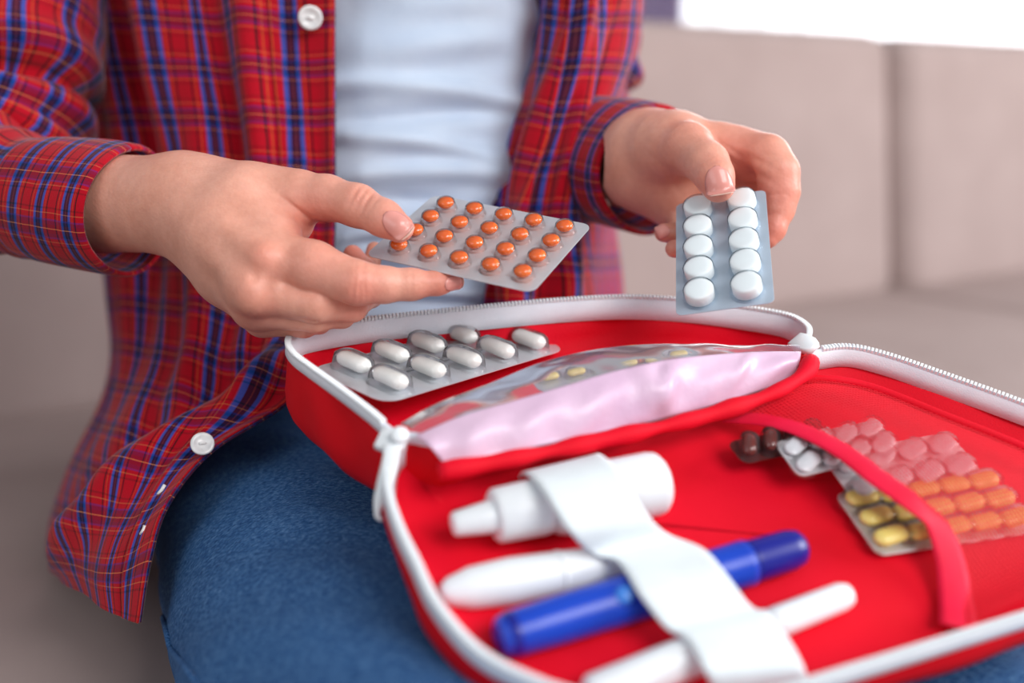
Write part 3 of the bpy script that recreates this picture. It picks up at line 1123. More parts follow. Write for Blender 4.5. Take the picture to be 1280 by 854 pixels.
# silver packs and a yellow tablet pack pushed into the mesh pocket
def lid_pose(x, y, h, ang, tilt_x=0.0, tilt_y=0.0):
    p = lidp(x, y, h)
    M = Matrix([[x_[i], y_[i], LN[i], p[i]] for i in range(3)] + [[0, 0, 0, 1]])
    return M @ Matrix.Rotation(math.radians(ang), 4, 'Z') @ Matrix.Rotation(math.radians(tilt_x), 4, 'X') @ Matrix.Rotation(math.radians(tilt_y), 4, 'Y')


def grid_spots(nx, ny, dx, dy):
    return [((i - (nx - 1) / 2) * dx, (j - (ny - 1) / 2) * dy) for j in range(ny) for i in range(nx)]


def pocket_pack(tl, bl, br, h, nx, ny, foil, pill, label, rot, tilt=0.0, pill_name='tablet', ps=1.0, pz=1.0):
    a, b, c = lidp(*tl, h), lidp(*bl, h), lidp(*br, h)
    X = unit(c - b)
    w = np.linalg.norm(c - b)
    Yv = (a - b) - X * ((a - b) @ X)
    hh = np.linalg.norm(Yv)
    Yv = unit(Yv)
    p = b + X * w / 2 + Yv * hh / 2
    M = Matrix([[X[i], Yv[i], LN[i], p[i]] for i in range(3)] + [[0, 0, 0, 1]]) @ Matrix.Rotation(tilt, 4, 'X')
    return blister_pack('blister_pack', M, w, hh, grid_spots(nx, ny, w / nx * .96, hh / ny * .94), 'oblong', foil, pill, M_CLEAR, label, rot=rot, radius=.004, pill_name=pill_name, ps=ps, pz=pz)


pocket_pack((893, 556), (930, 580), (1040, 556), .009, 4, 1, M_FOILD, M_BROWN,
            'dark brown blister pack of glossy brown capsules poking out of the mesh pocket', 1.0, pill_name='capsule')
pocket_pack((948, 560), (1000, 594), (1130, 562), .0125, 4, 2, M_FOILW, M_GREYPILL,
            'silver blister pack topmost in the mesh pocket, beside the brown capsules', .4, .12, ps=1.15, pz=.5)
pocket_pack((1000, 578), (1072, 628), (1235, 594), .0085, 4, 2, M_FOILW, M_GREYPILL,
            'silver blister pack in the mesh pocket between another silver pack and the yellow tablets', .4, .10, ps=1.25, pz=.45)
pocket_pack((994, 624), (1098, 695), (1300, 664), .0035, 5, 3, M_FOILW, M_YELLOW,
            'silver blister pack of pale yellow tablets half out of the mesh pocket', 0.1, ps=1.3, pz=.75)
# pack inside the clear vinyl pocket
MV = fit_rect([(676, 456), (852, 428), (860, 440), (684, 472)], .086, .022, (.5085, .5290, .5200, .4980), False)
vin = blister_pack('blister_pack', MV @ Matrix.Translation((0, 0, -.0050)), .080, .018, grid_spots(6, 1, .0128, .0135), 'oblong', M_FOIL, M_YELLOW, M_CLEAR,
                   'silver blister pack of pale yellow tablets inside the clear vinyl pocket', rot=.1, radius=.004, ps=.72, pz=.8)
V, F = lathe([(-.003, .0001), (-.003, .0050), (-.0015, .0075), (.0015, .0075), (.003, .0050), (.0031, .0001)], 24, False)
lt = obj('lozenge', V, F, M_ORANGE)
lt.matrix_world = MV @ Matrix.Translation((.012, .0075, -.0035)) @ Matrix.Diagonal((1.25, .9, .9, 1))
tag(lt, 'single orange lozenge inside the clear vinyl pocket', 'lozenge')

# ================================================================== PERSON
person = empty('person', (-.02, .80, SEAT_Z))
tag(person, 'person in an open red plaid shirt, white tee and jeans, sorting pill packs', 'person')


def K(px, py, d, rpx):
    return at(px, py, d), rpx * d / FPX


def chain(pts):
    Q = [K(*p) for p in pts]
    return [(Q[i][0], Q[i + 1][0], Q[i][1], Q[i + 1][1]) for i in range(len(Q) - 1)]


def sdf_chain(X, segs, k):
    d = None
    for s in segs:
        e = round_cone(X, *s)
        d = e if d is None else smin(d, e, k)
    return d


class Hand:
    def __init__(self, palm, fingers, grooves=(), kp=.012, kf=.006, extra=(), dents=()):
        self.palm = [chain(c) for c in palm]
        self.fingers = [chain(c) for c in fingers]
        self.kp, self.kf = kp, kf
        self.grooves = [(at(*g[:3]), unit(at(*g[3:6]) - at(*g[:3])), g[6], g[7], g[8]) for g in grooves]
        self.dents = [(chain(c), k) for c, k in dents]

    def __call__(self, X):
        d = None
        for c in self.palm:
            e = sdf_chain(X, c, .004)
            d = e if d is None else smin(d, e, self.kp)
        f = None
        for c in self.fingers:
            e = sdf_chain(X, c, .0035)
            f = e if f is None else smin(f, e, .0009)
        d = smin(d, f, self.kf)
        for c, k in self.dents:
            e = sdf_chain(X, c, .002)
            d = -smin(-d, e, k)
        for c, ax, w, amp, rad in self.grooves:
            q = X - c
            s = q @ ax
            r2 = np.einsum('...i,...i->...', q, q)
            d = d + amp * np.exp(-(s / w) ** 2) * np.exp(-r2 / rad ** 2)
        return d


def wr(px, py, d, ax, ay, w=.0008, amp=.0011, rad=.009):
    """wrinkle groove at a pixel, running across the direction (ax, ay) in the image"""
    return (px, py, d, px + ax, py + ay, d, w, amp, rad)


right_hand = Hand(
    palm=[[(60, 248, .613, 60), (130, 254, .593, 61), (205, 256, .571, 60), (235, 257, .563, 55)],
          [(225, 245, .563, 46), (300, 262, .548, 50), (340, 300, .535, 38)],
          [(225, 252, .560, 46), (275, 292, .542, 48), (322, 340, .527, 36)],
          [(225, 264, .563, 44), (285, 330, .545, 44), (318, 374, .531, 32)],
          [(230, 272, .572, 42), (290, 345, .556, 40), (328, 393, .543, 25)],
          [(240, 240, .570, 46), (320, 248, .556, 42), (372, 246, .548, 33)],
          [(330, 285, .552, 36), (370, 283, .553, 20)],
          [(322, 318, .526, 22), (338, 326, .519, 24)], [(232, 262, .540, 8), (280, 290, .526, 8), (325, 320, .514, 10)], [(228, 272, .541, 8), (270, 315, .527, 8), (308, 358, .514, 10)], [(306, 362, .521, 20), (318, 372, .517, 22)]],
    fingers=[[(345, 246, .552, 36), (408, 247, .543, 27.5), (447, 257, .535, 26), (480, 273, .5275, 22.5), (499, 285, .5235, 18.5)],
             [(330, 316, .530, 34), (392, 334, .521, 32), (447, 354, .516, 27), (480, 356, .518, 22), (514, 355.5, .521, 19), (548, 354, .524, 14), (569, 352.5, .526, 9.5)],
             [(316, 362, .527, 31), (395, 380, .523, 23), (440, 384, .531, 17.5), (462, 368, .562, 16), (456, 338, .580, 14), (441, 318, .588, 12)],
             [(318, 384, .533, 28), (395, 396, .532, 18.5), (428, 395, .540, 14), (446, 385, .570, 13), (462, 345, .592, 12), (468, 312, .598, 10)],
             [(330, 398, .545, 24), (380, 407, .545, 14), (400, 405, .552, 11), (415, 398, .575, 11)]],
    grooves=[wr(452, 240, .52, 10, 5), wr(460, 245, .52, 10, 5), wr(444, 236, .52, 10, 5), wr(468, 252, .52, 10, 6, .0006, .0004),
             wr(446, 368, .50, 10, 1), wr(453, 367, .50, 10, 0), wr(438, 368, .50, 10, 2), wr(460, 362, .50, 10, 1, .0005, .0004),
             wr(514, 350, .51, 10, 0, .0006, .0004, .007), wr(455, 335, .51, 10, 2, .0006, .0004, .006),
             wr(372, 262, .53, 7, -9, .0011, .0012, .011), wr(382, 270, .53, 7, -9, .0009, .0009, .009)],
    kp=.009, kf=.004, dents=[([(392, 272, .530, 7), (420, 296, .530, 10)], .004), ([(352, 358, .503, 7), (400, 369, .498, 7), (440, 382, .501, 7)], .0022),
           ([(335, 391, .509, 6), (385, 393, .507, 6), (428, 396, .517, 6)], .002), ([(345, 405, .518, 4), (392, 401, .520, 4)], .002), ([(318, 346, .507, 6), (335, 352, .504, 5)], .003)])

left_hand = Hand(
    palm=[[(735, 198, .690, 50), (785, 201, .655, 56), (808, 201, .630, 56)],
          [(806, 190, .628, 48), (850, 178, .607, 34), (900, 185, .603, 30), (938, 196, .598, 28)],
          [(806, 210, .630, 48), (850, 235, .625, 38), (905, 225, .625, 32), (950, 215, .612, 26)],
          [(806, 215, .632, 44), (845, 250, .630, 34), (900, 265, .640, 28), (945, 245, .630, 24)],
          [(812, 186, .620, 44), (842, 182, .600, 38)]],
    fingers=[[(828, 184, .605, 40), (860, 186, .584, 32), (884, 205, .567, 26.5), (893, 220, .560, 23.5), (898, 233, .5570, 20.5)],
             [(925, 190, .600, 30), (958, 198, .588, 29), (971, 216, .583, 27), (975, 240, .582, 23.5), (972, 262, .581, 20), (965, 287, .578, 16), (960, 300, .576, 11)],
             [(945, 215, .615, 26), (965, 250, .612, 22), (958, 290, .605, 18), (910, 305, .596, 15), (860, 310, .584, 12.5), (843, 311, .578, 11.5)],
             [(940, 235, .630, 24), (950, 275, .630, 20), (920, 298, .618, 17), (870, 295, .600, 14), (845, 292, .592, 13), (830, 291, .587, 12)],
             [(900, 262, .645, 22), (890, 288, .640, 16), (850, 282, .615, 13)]],
    grooves=[wr(884, 196, .545, 4, 10), wr(887, 203, .545, 4, 10), wr(881, 190, .545, 4, 10, .0006, .0004),
             wr(922, 195, .575, -6, 8, .0011, .0013, .014), wr(932, 205, .575, -6, 8, .0011, .0013, .012), wr(940, 188, .57, -6, 8, .001, .001, .012), wr(915, 182, .58, -6, 8, .001, .0010, .012),
             wr(962, 243, .57, 1, 10, .0007, .0006, .008), wr(962, 268, .57, 2, 10, .0007, .0006, .008), wr(843, 222, .59, -8, 9, .0012, .0012, .014)],
    kp=.010, kf=.005, dents=[([(915, 205, .583, 10), (935, 225, .59, 12)], .006)])


def flush_values(V, spots):
    f = np.zeros(len(V))
    for px, py, d, rad, amt in spots:
        c = at(px, py, d)
        f = np.maximum(f, amt * np.exp(-np.sum((V - c) ** 2, 1) / rad ** 2))
    return f


def torso(X):
    pelvis = ellipsoid(X, at(520, 480, .83), (.15, .10, .09))
    chest = round_cone(X, at(520, 430, .82), at(520, -60, .83), .105, .115)
    should = round_cone(X, at(250, -280, .86), at(740, -280, .86), .06, .055)
    d = smin(pelvis, chest, .06)
    d = smin(d, should, .08)
    d = smin(d, round_cone(X, at(520, -300, .86), at(520, -430, .84), .055, .052), .03)
    for a, b, c in (((250, -280, .86), (0, 60, .76), (-60, 225, .66)), ((700, -280, .86), (705, 60, .81), (690, 180, .74))):
        d = smin(d, round_cone(X, at(*a), at(*b), .040, .033), .02)
        d = smin(d, round_cone(X, at(*b), at(*c), .033, .026), .02)
    d = smin(d, round_cone(X, at(-60, 225, .65), at(70, 248, .610), .030, .025), .01)
    return d


meshes = []
meshes.append(surface_nets(right_hand, at(70, 440, .60) * [1, 0, 1] + [0, .40, 0], at(600, 170, .60) * [1, 0, 1] + [0, .66, .01], .00085))
meshes.append(surface_nets(left_hand, at(755, 340, .62) * [1, 0, 1] + [0, .49, -.005], at(1008, 120, .62) * [1, 0, 1] + [0, .72, .01], .0009))
HC = at(520, -575, .80)


def head_sdf(X):
    q = X - HC
    d = ellipsoid(q, np.array([0, .012, .02]), (.074, .090, .095))
    d = smin(d, ellipsoid(q, np.array([0, -.020, -.055]), (.052, .062, .060)), .03)          # jaw
    d = smin(d, round_cone(q, np.array([0, .02, -.07]), np.array([0, .03, -.20]), .052, .054), .02)
    for sx in (-1, 1):
        d = -smin(-d, ellipsoid(q, np.array([sx * .031, -.088, .006]), (.020, .016, .013)), .008)   # eye sockets
        d = smin(d, ellipsoid(q, np.array([sx * .031, -.068, .006]), (.014, .014, .012)), .002)     # eyelids
        d = smin(d, ellipsoid(q, np.array([sx * .077, .012, -.008]), (.008, .018, .031)), .006)     # ears
        d = smin(d, round_cone(q, np.array([sx * .010, -.082, .024]), np.array([sx * .050, -.066, .026]), .006, .005), .01)
    d = smin(d, round_cone(q, np.array([0, -.080, .012]), np.array([0, -.100, -.026]), .007, .012), .008)   # nose
    d = smin(d, round_cone(q, np.array([-.018, -.080, -.056]), np.array([.018, -.080, -.056]), .006, .006), .006)  # lips
    return smin(d, round_cone(q, np.array([-.016, -.078, -.066]), np.array([.016, -.078, -.066]), .006, .006), .004)


meshes.append(surface_nets(head_sdf, HC - [.12, .14, .19], HC + [.12, .14, .15], .004))
meshes.append(surface_nets(torso, (-.42, .52, .40), (.32, 1.02, 1.32), .012))
V = np.vstack([m[0] for m in meshes])
offs = np.cumsum([0] + [len(m[0]) for m in meshes[:-1]])
Fq = np.vstack([m[1] + o for m, o in zip(meshes, offs)])
body = obj('body', V, Fq, M_SKIN, person)
fl = flush_values(V, [(499, 285, .52, .014, .55), (447, 245, .52, .012, .35), (569, 352, .52, .018, .5), (450, 365, .51, .013, .45), (335, 322, .50, .016, .35), (316, 372, .51, .014, .2),
                      (400, 285, .54, .02, .5), (320, 395, .52, .014, .3), (441, 316, .58, .012, .6), (440, 385, .53, .012, .5), (395, 330, .51, .02, .25),
                      (898, 236, .55, .014, .5), (887, 205, .55, .012, .3), (975, 245, .57, .02, .45), (963, 290, .57, .02, .55), (830, 291, .57, .012, .6), (843, 311, .56, .012, .6),
                      (930, 205, .59, .022, .45), (990, 210, .58, .015, .3), (855, 180, .58, .02, .25)])
a_ = body.data.attributes.new('flush', 'FLOAT', 'POINT')
a_.data.foreach_set('value', fl.astype(np.float32))
sm = body.modifiers.new('smooth', 'SMOOTH')
sm.factor = .5
sm.iterations = 1


def fingernail(hand, c, tip, w, l, toward=None, free=.09, edge=True):
    """curved nail plate laid on the skin: c centre pixel(px,py,d), tip = pixel the nail points to"""
    c0 = at(*c)
    t = unit(at(*tip) - c0)
    nrm = unit((CAM - c0) if toward is None else toward)
    nrm = unit(nrm - t * (nrm @ t))
    s = np.cross(t, nrm)
    nu, nv = 13, 15
    y, x = np.meshgrid(np.linspace(-1, 1, nv), np.linspace(-1, 1, nu), indexing='ij')
    wy = np.sqrt(np.clip(1 - np.clip(-y - .15, 0, None) ** 2 / .73, .02, 1)) * np.where(y < .6, 1, 1 - .35 * ((y - .6) / .4) ** 2)
    P = c0 + t * (y * l / 2 * (1 - .12 * x * x * (y > 0)))[..., None] + s * (x * w / 2 * wy)[..., None] + nrm * .004
    for _ in range(30):
        P = P - nrm * np.clip(hand(P) * .8, -.0015, .0015)[..., None]
    off = (P - c0) @ nrm
    off = np.maximum(off, np.median(off) - .0032)
    P = P + nrm * (off - (P - c0) @ nrm)[..., None]
    e = (1 - x ** 4) * (1 - np.clip(-y, 0, None) ** 6)
    G = P + nrm * (.00005 + .0004 * e)[..., None]
    k = int(nv * (1 - free))
    o = obj('fingernail', G[:k + 1].reshape(-1, 3), grid_faces(k + 1, nu), M_NAIL, body, solid=.0004)
    if not edge: return
    G2 = G[k:] + t * .0004
    obj('nail_edge', G2.reshape(-1, 3), grid_faces(len(G2), nu), M_NAILTIP, body, solid=.0005)


fingernail(right_hand, (495, 278, .5165), (511, 289, .512), .0110, .0135, unit(at(500, 270, .50) - at(496, 285, .5235)))
fingernail(right_hand, (568, 355, .5215), (585, 353, .523), .0070, .0095, unit(at(566, 362, .505) - at(566, 353, .525)))
fingernail(left_hand, (899, 225, .549), (903, 240, .540), .0140, .0110, unit(at(899, 212, .535) - at(898, 230, .557)))
fingernail(left_hand, (829, 289, .5805), (821, 292, .5805), .0070, .0075, edge=False)

def hair_sdf(X):
    q = X - HC
    d = ellipsoid(q, np.array([0, .022, .026]), (.086, .100, .104))
    d = smin(d, ellipsoid(q, np.array([0, .060, -.08]), (.085, .055, .13)), .03)
    face = ellipsoid(q, np.array([0, -.085, -.035]), (.066, .075, .095))
    w = .0025 * np.sin(q[..., 0] * 260 + 3 * np.sin(q[..., 2] * 30))
    return np.maximum(d + w, -face)


V, Fq = surface_nets(hair_sdf, HC - [.13, .14, .24], HC + [.13, .15, .16], .005)
obj('hair', V, Fq, two_tone('brown_hair', lin(70, 44, 30), lin(96, 62, 42), 60, .5, .4, 300), person)
M_EYE = Mat('eye_white', lin(236, 232, 226), .15).m
for sx in (-1, 1):
    V, F = lathe([(-.011 * math.cos(a), max(.011 * math.sin(a), .0001)) for a in np.linspace(0, math.pi, 12)], 16, False)
    obj('eye', V + HC + np.array([sx * .031, -.0700, .005]), F, M_EYE, body)
    V, F = lathe([(0, .0001), (0, .0048), (.0012, .0040), (.0014, .0001)], 16, False)
    Mi = frame_to(HC + np.array([sx * .031, -.0805, .004]), (0, -1, -.15))
    obj('iris', [np.array(Mi @ Vector(v)) for v in V], F, Mat('brown_iris', lin(60, 36, 22), .1).m, body)

# ------------------------------------------------------------------ jeans
def U(px, py, d): return at(px, py, d)


RH = np.array([-.150, .755, .470]); RK = np.array([.002, .270, .455])
LH = np.array([.010, .800, .465]); LK = np.array([.255, .330, .420])


def jeans_sdf(X):
    S = X * np.array([1, 1, 1.22])
    sc = np.array([1, 1, 1.22])
    d = round_cone(S, RH * sc, RK * sc, .098, .080)
    e = round_cone(S, LH * sc, LK * sc, .098, .078)
    d = smin(d, e, .02)
    d = smin(d, round_cone(S, RK * sc, (RK + [.03, -.04, -.40]) * sc, .078, .058), .03)
    d = smin(d, round_cone(S, LK * sc, (LK + [.03, -.04, -.38]) * sc, .076, .058), .03)
    d = smin(d, round_cone(S, np.array([-.13, .83, .49]) * sc, np.array([.03, .86, .49]) * sc, .10, .10), .05)
    w = .0016 * np.sin(X[..., 0] * 60 + X[..., 1] * 95) * np.sin(X[..., 1] * 40 + X[..., 2] * 50)
    return d * .85 + w


V, Fq = surface_nets(jeans_sdf, (-.30, .12, .0), (.42, 1.0, .62), .006)
jeans = obj('jeans', V, Fq, M_DENIM, person)
jm = jeans.modifiers.new('smooth', 'SMOOTH'); jm.factor = .5; jm.iterations = 4
# side seam with stitching
def on_jeans(px, py):
    r = unit(at(px, py, 1) - CAM); t = .25
    for _ in range(200):
        d = float(jeans_sdf((CAM + r * t)[None])[0])
        t += d * .7
        if d < 2e-4: return CAM + r * t
        if t > 1.2: return on_jeans(px + 3, py)
    return CAM + r * t
seam_p = np.array([on_jeans(x, y) for x, y in ((186, 772), (200, 793), (214, 812), (230, 834), (247, 858), (265, 885))])
V, F = tube(resample(cr(seam_p, 60), 40), .0016, 8)
obj('side_seam', V, F, M_DENIM, jeans)
V, F = [], []
for i, p in enumerate(resample(cr(seam_p, 60), 44)[:-1]):
    v, f = lathe([(-.0011, .0001), (-.0008, .00035), (.0008, .00035), (.0011, .0001)], 6, False)
    v = np.array([np.array(frame_to(p + np.array([.0022, -.0012, .0010]), seam_p[-1] - seam_p[0]) @ Vector(q)) for q in v])
    F += [tuple(k + len(V) for k in q) for q in f]
    V += list(v)
st = obj('stitching', V, F, M_THREAD, jeans); st['kind'] = 'stuff'

# ------------------------------------------------------------------ white tee
tee_rows = []
for y, dx in ((-120, 0), (0, 0), (100, 0), (200, 0), (300, 0), (380, 0), (450, 0), (520, 0)):
    yy = y
    dm = .668 if y < 250 else .668 + (y - 250) * .00006
    tee_rows.append([(330, yy + 6, dm + .055), (390, yy + 2, dm + .014), (450, yy, dm + .002), (530, yy, dm), (610, yy + 2, dm + .010), (680, yy + 6, dm + .038), (740, yy + 10, dm + .095)])
G = patch_grid(tee_rows, 150, 100)
N = grid_normals(G)
if (N[..., 1].mean()) > 0: N = -N
uu = np.linspace(0, 1, 100)[None, :]; vv = np.linspace(0, 1, 150)[:, None]
def crease_(v0, slope, w, amp, u0, u1, curve=0.0):
    s = (vv - v0 - slope * (uu - .5) - curve * (uu - .5) ** 2)
    m = np.clip((uu - u0) / .15, 0, 1) * np.clip((u1 - uu) / .15, 0, 1)
    return amp * np.exp(-(s / w) ** 2) * m
disp = np.zeros((150, 100))
for v0, sl, w, am, u0, u1, cv in ((.30, .06, .020, .0045, .1, .95, .2), (.345, -.05, .016, -.003, .2, .9, .1), (.40, .10, .018, .0045, .15, .8, .15), (.45, -.02, .018, .005, .2, 1, .2),
                                  (.50, .05, .014, -.003, .3, .9, .1), (.545, -.06, .018, .006, .15, .95, .2), (.60, .03, .016, .005, .2, 1, .1), (.64, -.05, .014, -.003, .2, .7, 0), (.68, .04, .018, .006, .1, .9, .15),
                                  (.74, -.03, .02, .006, .1, 1, .1), (.80, .05, .018, .005, .2, .9, 0), (.87, -.02, .02, .006, .1, 1, .1), (.22, -.04, .03, .003, .2, .9, .2), (.14, .05, .03, .003, .3, .9, .1)):
    disp += crease_(v0, sl, w, am, u0, u1, cv)
disp += .0012 * np.sin(uu * 13 + vv * 60) * np.sin(vv * 23 + uu * 4)
G = G + N * (1.5 * disp)[..., None]
obj('tee_shirt', G.reshape(-1, 3), grid_faces(150, 100), M_TEE, person, uv=patch_uv(G).reshape(-1, 2), solid=.0012)

# ------------------------------------------------------------------ plaid shirt
A_rows = [
    [(30, -110, .90), (52, -110, .80), (100, -110, .715), (190, -110, .672), (300, -110, .655), (419, -110, .650)],
    [(65, -20, .90), (84, -20, .80), (120, -20, .715), (205, -20, .672), (308, -20, .655), (419, -20, .650)],
    [(98, 80, .90), (112, 80, .80), (140, 80, .715), (222, 80, .670), (318, 80, .653), (419, 80, .648)],
    [(130, 180, .90), (140, 180, .79), (164, 180, .712), (240, 180, .670), (330, 180, .652), (419, 180, .646)],
    [(142, 280, .90), (150, 280, .79), (174, 280, .708), (248, 280, .665), (336, 280, .648), (419, 285, .642)],
    [(146, 370, .88), (152, 370, .77), (176, 370, .695), (248, 375, .650), (330, 380, .632), (412, 385, .632)],
    [(146, 440, .86), (150, 442, .755), (172, 445, .675), (238, 450, .630), (310, 450, .612), (392, 448, .612)],
    [(128, 500, .84), (132, 505, .735), (152, 510, .650), (208, 512, .610), (284, 512, .592), (362, 503, .588)],
    [(92, 570, .81), (96, 575, .705), (118, 580, .628), (160, 580, .594), (214, 580, .577), (268, 563, .568)],
    [(66, 640, .78), (72, 645, .680), (92, 650, .612), (124, 655, .582), (168, 655, .566), (212, 630, .556)],
    [(60, 690, .76), (66, 695, .668), (82, 700, .604), (112, 712, .576), (148, 715, .560), (189, 700, .549)],
    [(66, 715, .75), (72, 722, .662), (92, 735, .600), (118, 752, .573), (148, 770, .557), (176, 779, .548)]]
NR, NC = 240, 130
GA_ = patch_grid(A_rows, NR, NC)
N = grid_normals(GA_)
if N[..., 1].mean() > 0: N = -N
uu = np.linspace(0, 1, NC)[None, :]; vv = np.linspace(0, 1, NR)[:, None]
edge = np.clip((1 - uu) / .14, 0, 1) ** .7
f1 = .0085 * np.sin(uu * 26 - vv * 3.0) * np.exp(-((vv - .25) / .33) ** 2)
f2 = .0040 * np.sin(uu * 47 + vv * 6 + 1) * np.exp(-((vv - .35) / .3) ** 2)
# long diagonal fold on the tail
sdiag = (uu - (1.02 - (vv - .52) * 1.75))
f3 = (.0120 * np.exp(-(sdiag / .10) ** 2) - .010 * np.exp(-((sdiag + .2) / .09) ** 2)) * np.clip((vv - .48) / .08, 0, 1) * np.clip((.98 - vv) / .15, 0, 1)
f4 = .0010 * np.sin(uu * 18 + vv * 8) * np.clip((vv - .6) / .2, 0, 1)
GA_ = GA_ + N * ((f1 + f2 + f4) * edge + f3)[..., None]
UA = patch_uv(GA_, refrow=int(NR * .35), ucol=int(NC * .8))
PER = .0305
UA[..., 0] += -UA[0, -1, 0] + PER * 20 + PER * .10
# right-hand front panel of the picture (the wearer's left)
B_rows = [
    [(676, -110, 0.700), (702, -110, .664), (712, -110, .650), (735, -110, .654), (765, -110, .664), (790, -110, .70), (792, -110, .86)],
    [(674, -20, 0.700), (700, -20, .664), (710, -20, .650), (733, -20, .654), (763, -20, .664), (789, -20, .70), (791, -20, .86)],
    [(660, 60, 0.698), (690, 60, .664), (702, 60, .648), (724, 60, .653), (754, 60, .662), (780, 60, .70), (785, 60, .86)],
    [(640, 150, 0.692), (668, 150, .664), (684, 150, .646), (706, 150, .653), (735, 150, .660), (756, 150, .69), (775, 150, .86)],
    [(622, 235, 0.684), (646, 235, .664), (662, 235, .643), (688, 235, .652), (718, 235, .656), (744, 235, .685), (764, 235, .86)],
    [(612, 300, 0.678), (632, 300, .662), (650, 300, .642), (680, 300, .650), (714, 300, .655), (744, 300, .69), (762, 300, .85)],
    [(606, 360, 0.674), (624, 360, .660), (644, 362, .640), (678, 364, .647), (716, 366, .664), (750, 366, .725), (768, 366, .85)],
    [(604, 430, 0.672), (620, 430, .660), (642, 432, .640), (678, 434, .645), (718, 436, .660), (754, 436, .72), (774, 436, .84)]]
NRB, NCB = 150, 90
GB_ = patch_grid(B_rows, NRB, NCB)
N = grid_normals(GB_)
if N[..., 1].mean() > 0: N = -N
uu = np.linspace(0, 1, NCB)[None, :]; vv = np.linspace(0, 1, NRB)[:, None]
GB_ = GB_ + N * (.0055 * np.sin(uu * 17 - vv * 4) * np.clip(uu / .15, 0, 1) + .002 * np.sin(uu * 34 + vv * 14))[..., None]
UB = patch_uv(GB_, refrow=NRB // 2)
UB[..., 0] += .004
# the back of the shirt joins both fronts
back = patch_grid([[tuple(GA_[int(t * (NR - 1)), 0]) for t in np.linspace(0, .62, 10)],
                   [tuple(np.array([-.03, 1.0, 0]) * [1, 1, 0] + np.array([0, 0, GA_[int(t * (NR - 1)), 0][2]])) for t in np.linspace(0, .62, 10)],
                   [tuple(GB_[int(t * (NRB - 1)), -1]) for t in np.linspace(0, 1, 10)]], 30, 40, True)
back[..., 1] = np.minimum(back[..., 1], .965)
UK = patch_uv(back)[..., ::-1]
Vs = np.vstack([GA_.reshape(-1, 3), GB_.reshape(-1, 3), back.reshape(-1, 3)])
Us = np.vstack([UA.reshape(-1, 2), UB.reshape(-1, 2), UK.reshape(-1, 2)])
Fs = grid_faces(NR, NC)
k = NR * NC
Fs += [tuple(i + k for i in f) for f in grid_faces(NRB, NCB)]
k += NRB * NCB
Fs += [tuple(i + k for i in f) for f in grid_faces(30, 40)]
shirt = obj('plaid_shirt', Vs, Fs, M_PLAID, person, uv=Us, solid=.0012)

# placket strip on the front edge with its own stripe down the middle
c0 = int(NC * .845)
Gpl = GA_[:, c0:].copy()
Npl = grid_normals(Gpl)
if Npl[..., 1].mean() > 0: Npl = -Npl
Gpl = Gpl + Npl * .0016
Upl = UA[:, c0:].copy()
tt = (Upl[..., 0] - Upl[0, 0, 0]) / (Upl[0, -1, 0] - Upl[0, 0, 0])
Upl[..., 0] = PER * 30 - .0035 + tt * .0325
obj('placket', Gpl.reshape(-1, 3), grid_faces(NR, NC - c0), M_PLAID, shirt, uv=Upl.reshape(-1, 2), solid=.0010)


def sleeve_tube(name, pts, ns, nc, fold, cuff=False, u0=0.0, parent=None, up=(0, 0, 1), us=1.0, thick=.0011):
    """pts: (px,py,d, r_up px, r_side m)"""
    P = cr(ats(pts), 200)
    R = cr(np.array([(p[3] * p[2] / FPX, p[4]) for p in pts]), 200)
    Q = resample(np.hstack([P, R]), ns)
    P, R = Q[:, :3], Q[:, 3:]
    T = np.gradient(P, axis=0)
    s = np.concatenate([[0], np.cumsum(np.linalg.norm(np.diff(P, axis=0), axis=1))])
    G = np.empty((ns, nc + 1, 3)); Uv = np.empty((ns, nc + 1, 2))
    side0 = None
    for i in range(ns):
        t = unit(T[i])
        ref = np.array(up if callable(up) is False else up(i / (ns - 1)), float)
        sd = unit(np.cross(t, ref))
        if side0 is not None and sd @ side0 < 0: sd = -sd
        side0 = sd
        w = np.cross(sd, t)
        for k in range(nc + 1):
            a = 2 * math.pi * k / nc
            f = fold(s[i], s[-1], a)
            G[i, k] = P[i] + w * math.cos(a) * (R[i, 0] + f) + sd * math.sin(a) * (R[i, 1] + f)
            c = a * (R[i].mean() * .35 + R.mean() * .65)
            Uv[i, k] = ((s[i] - s[-1]) * us + u0, c) if cuff else (c + u0, s[i])
    return obj(name, G.reshape(-1, 3), grid_faces(ns, nc + 1), M_PLAID, parent, uv=Uv.reshape(-1, 2), solid=thick), G


def fold_upper(s, L, a):
    e = max(0.0, 1 - (L - s) / .24)
    lo = max(0, (e - .62) / .38)
    return .0026 * math.sin(3 * a + 6 * e) * e + lo * (.005 * math.sin(44 * e + 1.2 * math.sin(a)) + .004 * math.sin(3 * a + 30 * e)) - .017 * math.exp(-((e - .825 - .012 * math.sin(a + 1)) / .020) ** 2) - .010 * math.exp(-((e - .905) / .016) ** 2)


def fold_fore(s, L, a):
    e = 1 - s / L
    return (.0062 * math.sin(46 * e + 1.6 * math.sin(a + .7)) + .0045 * math.sin(2 * a + 27 * e + 1.3)) * min(1, e * 1.7 + .12) ** 1.3 + .0014 * math.sin(5 * a + 6 * e)


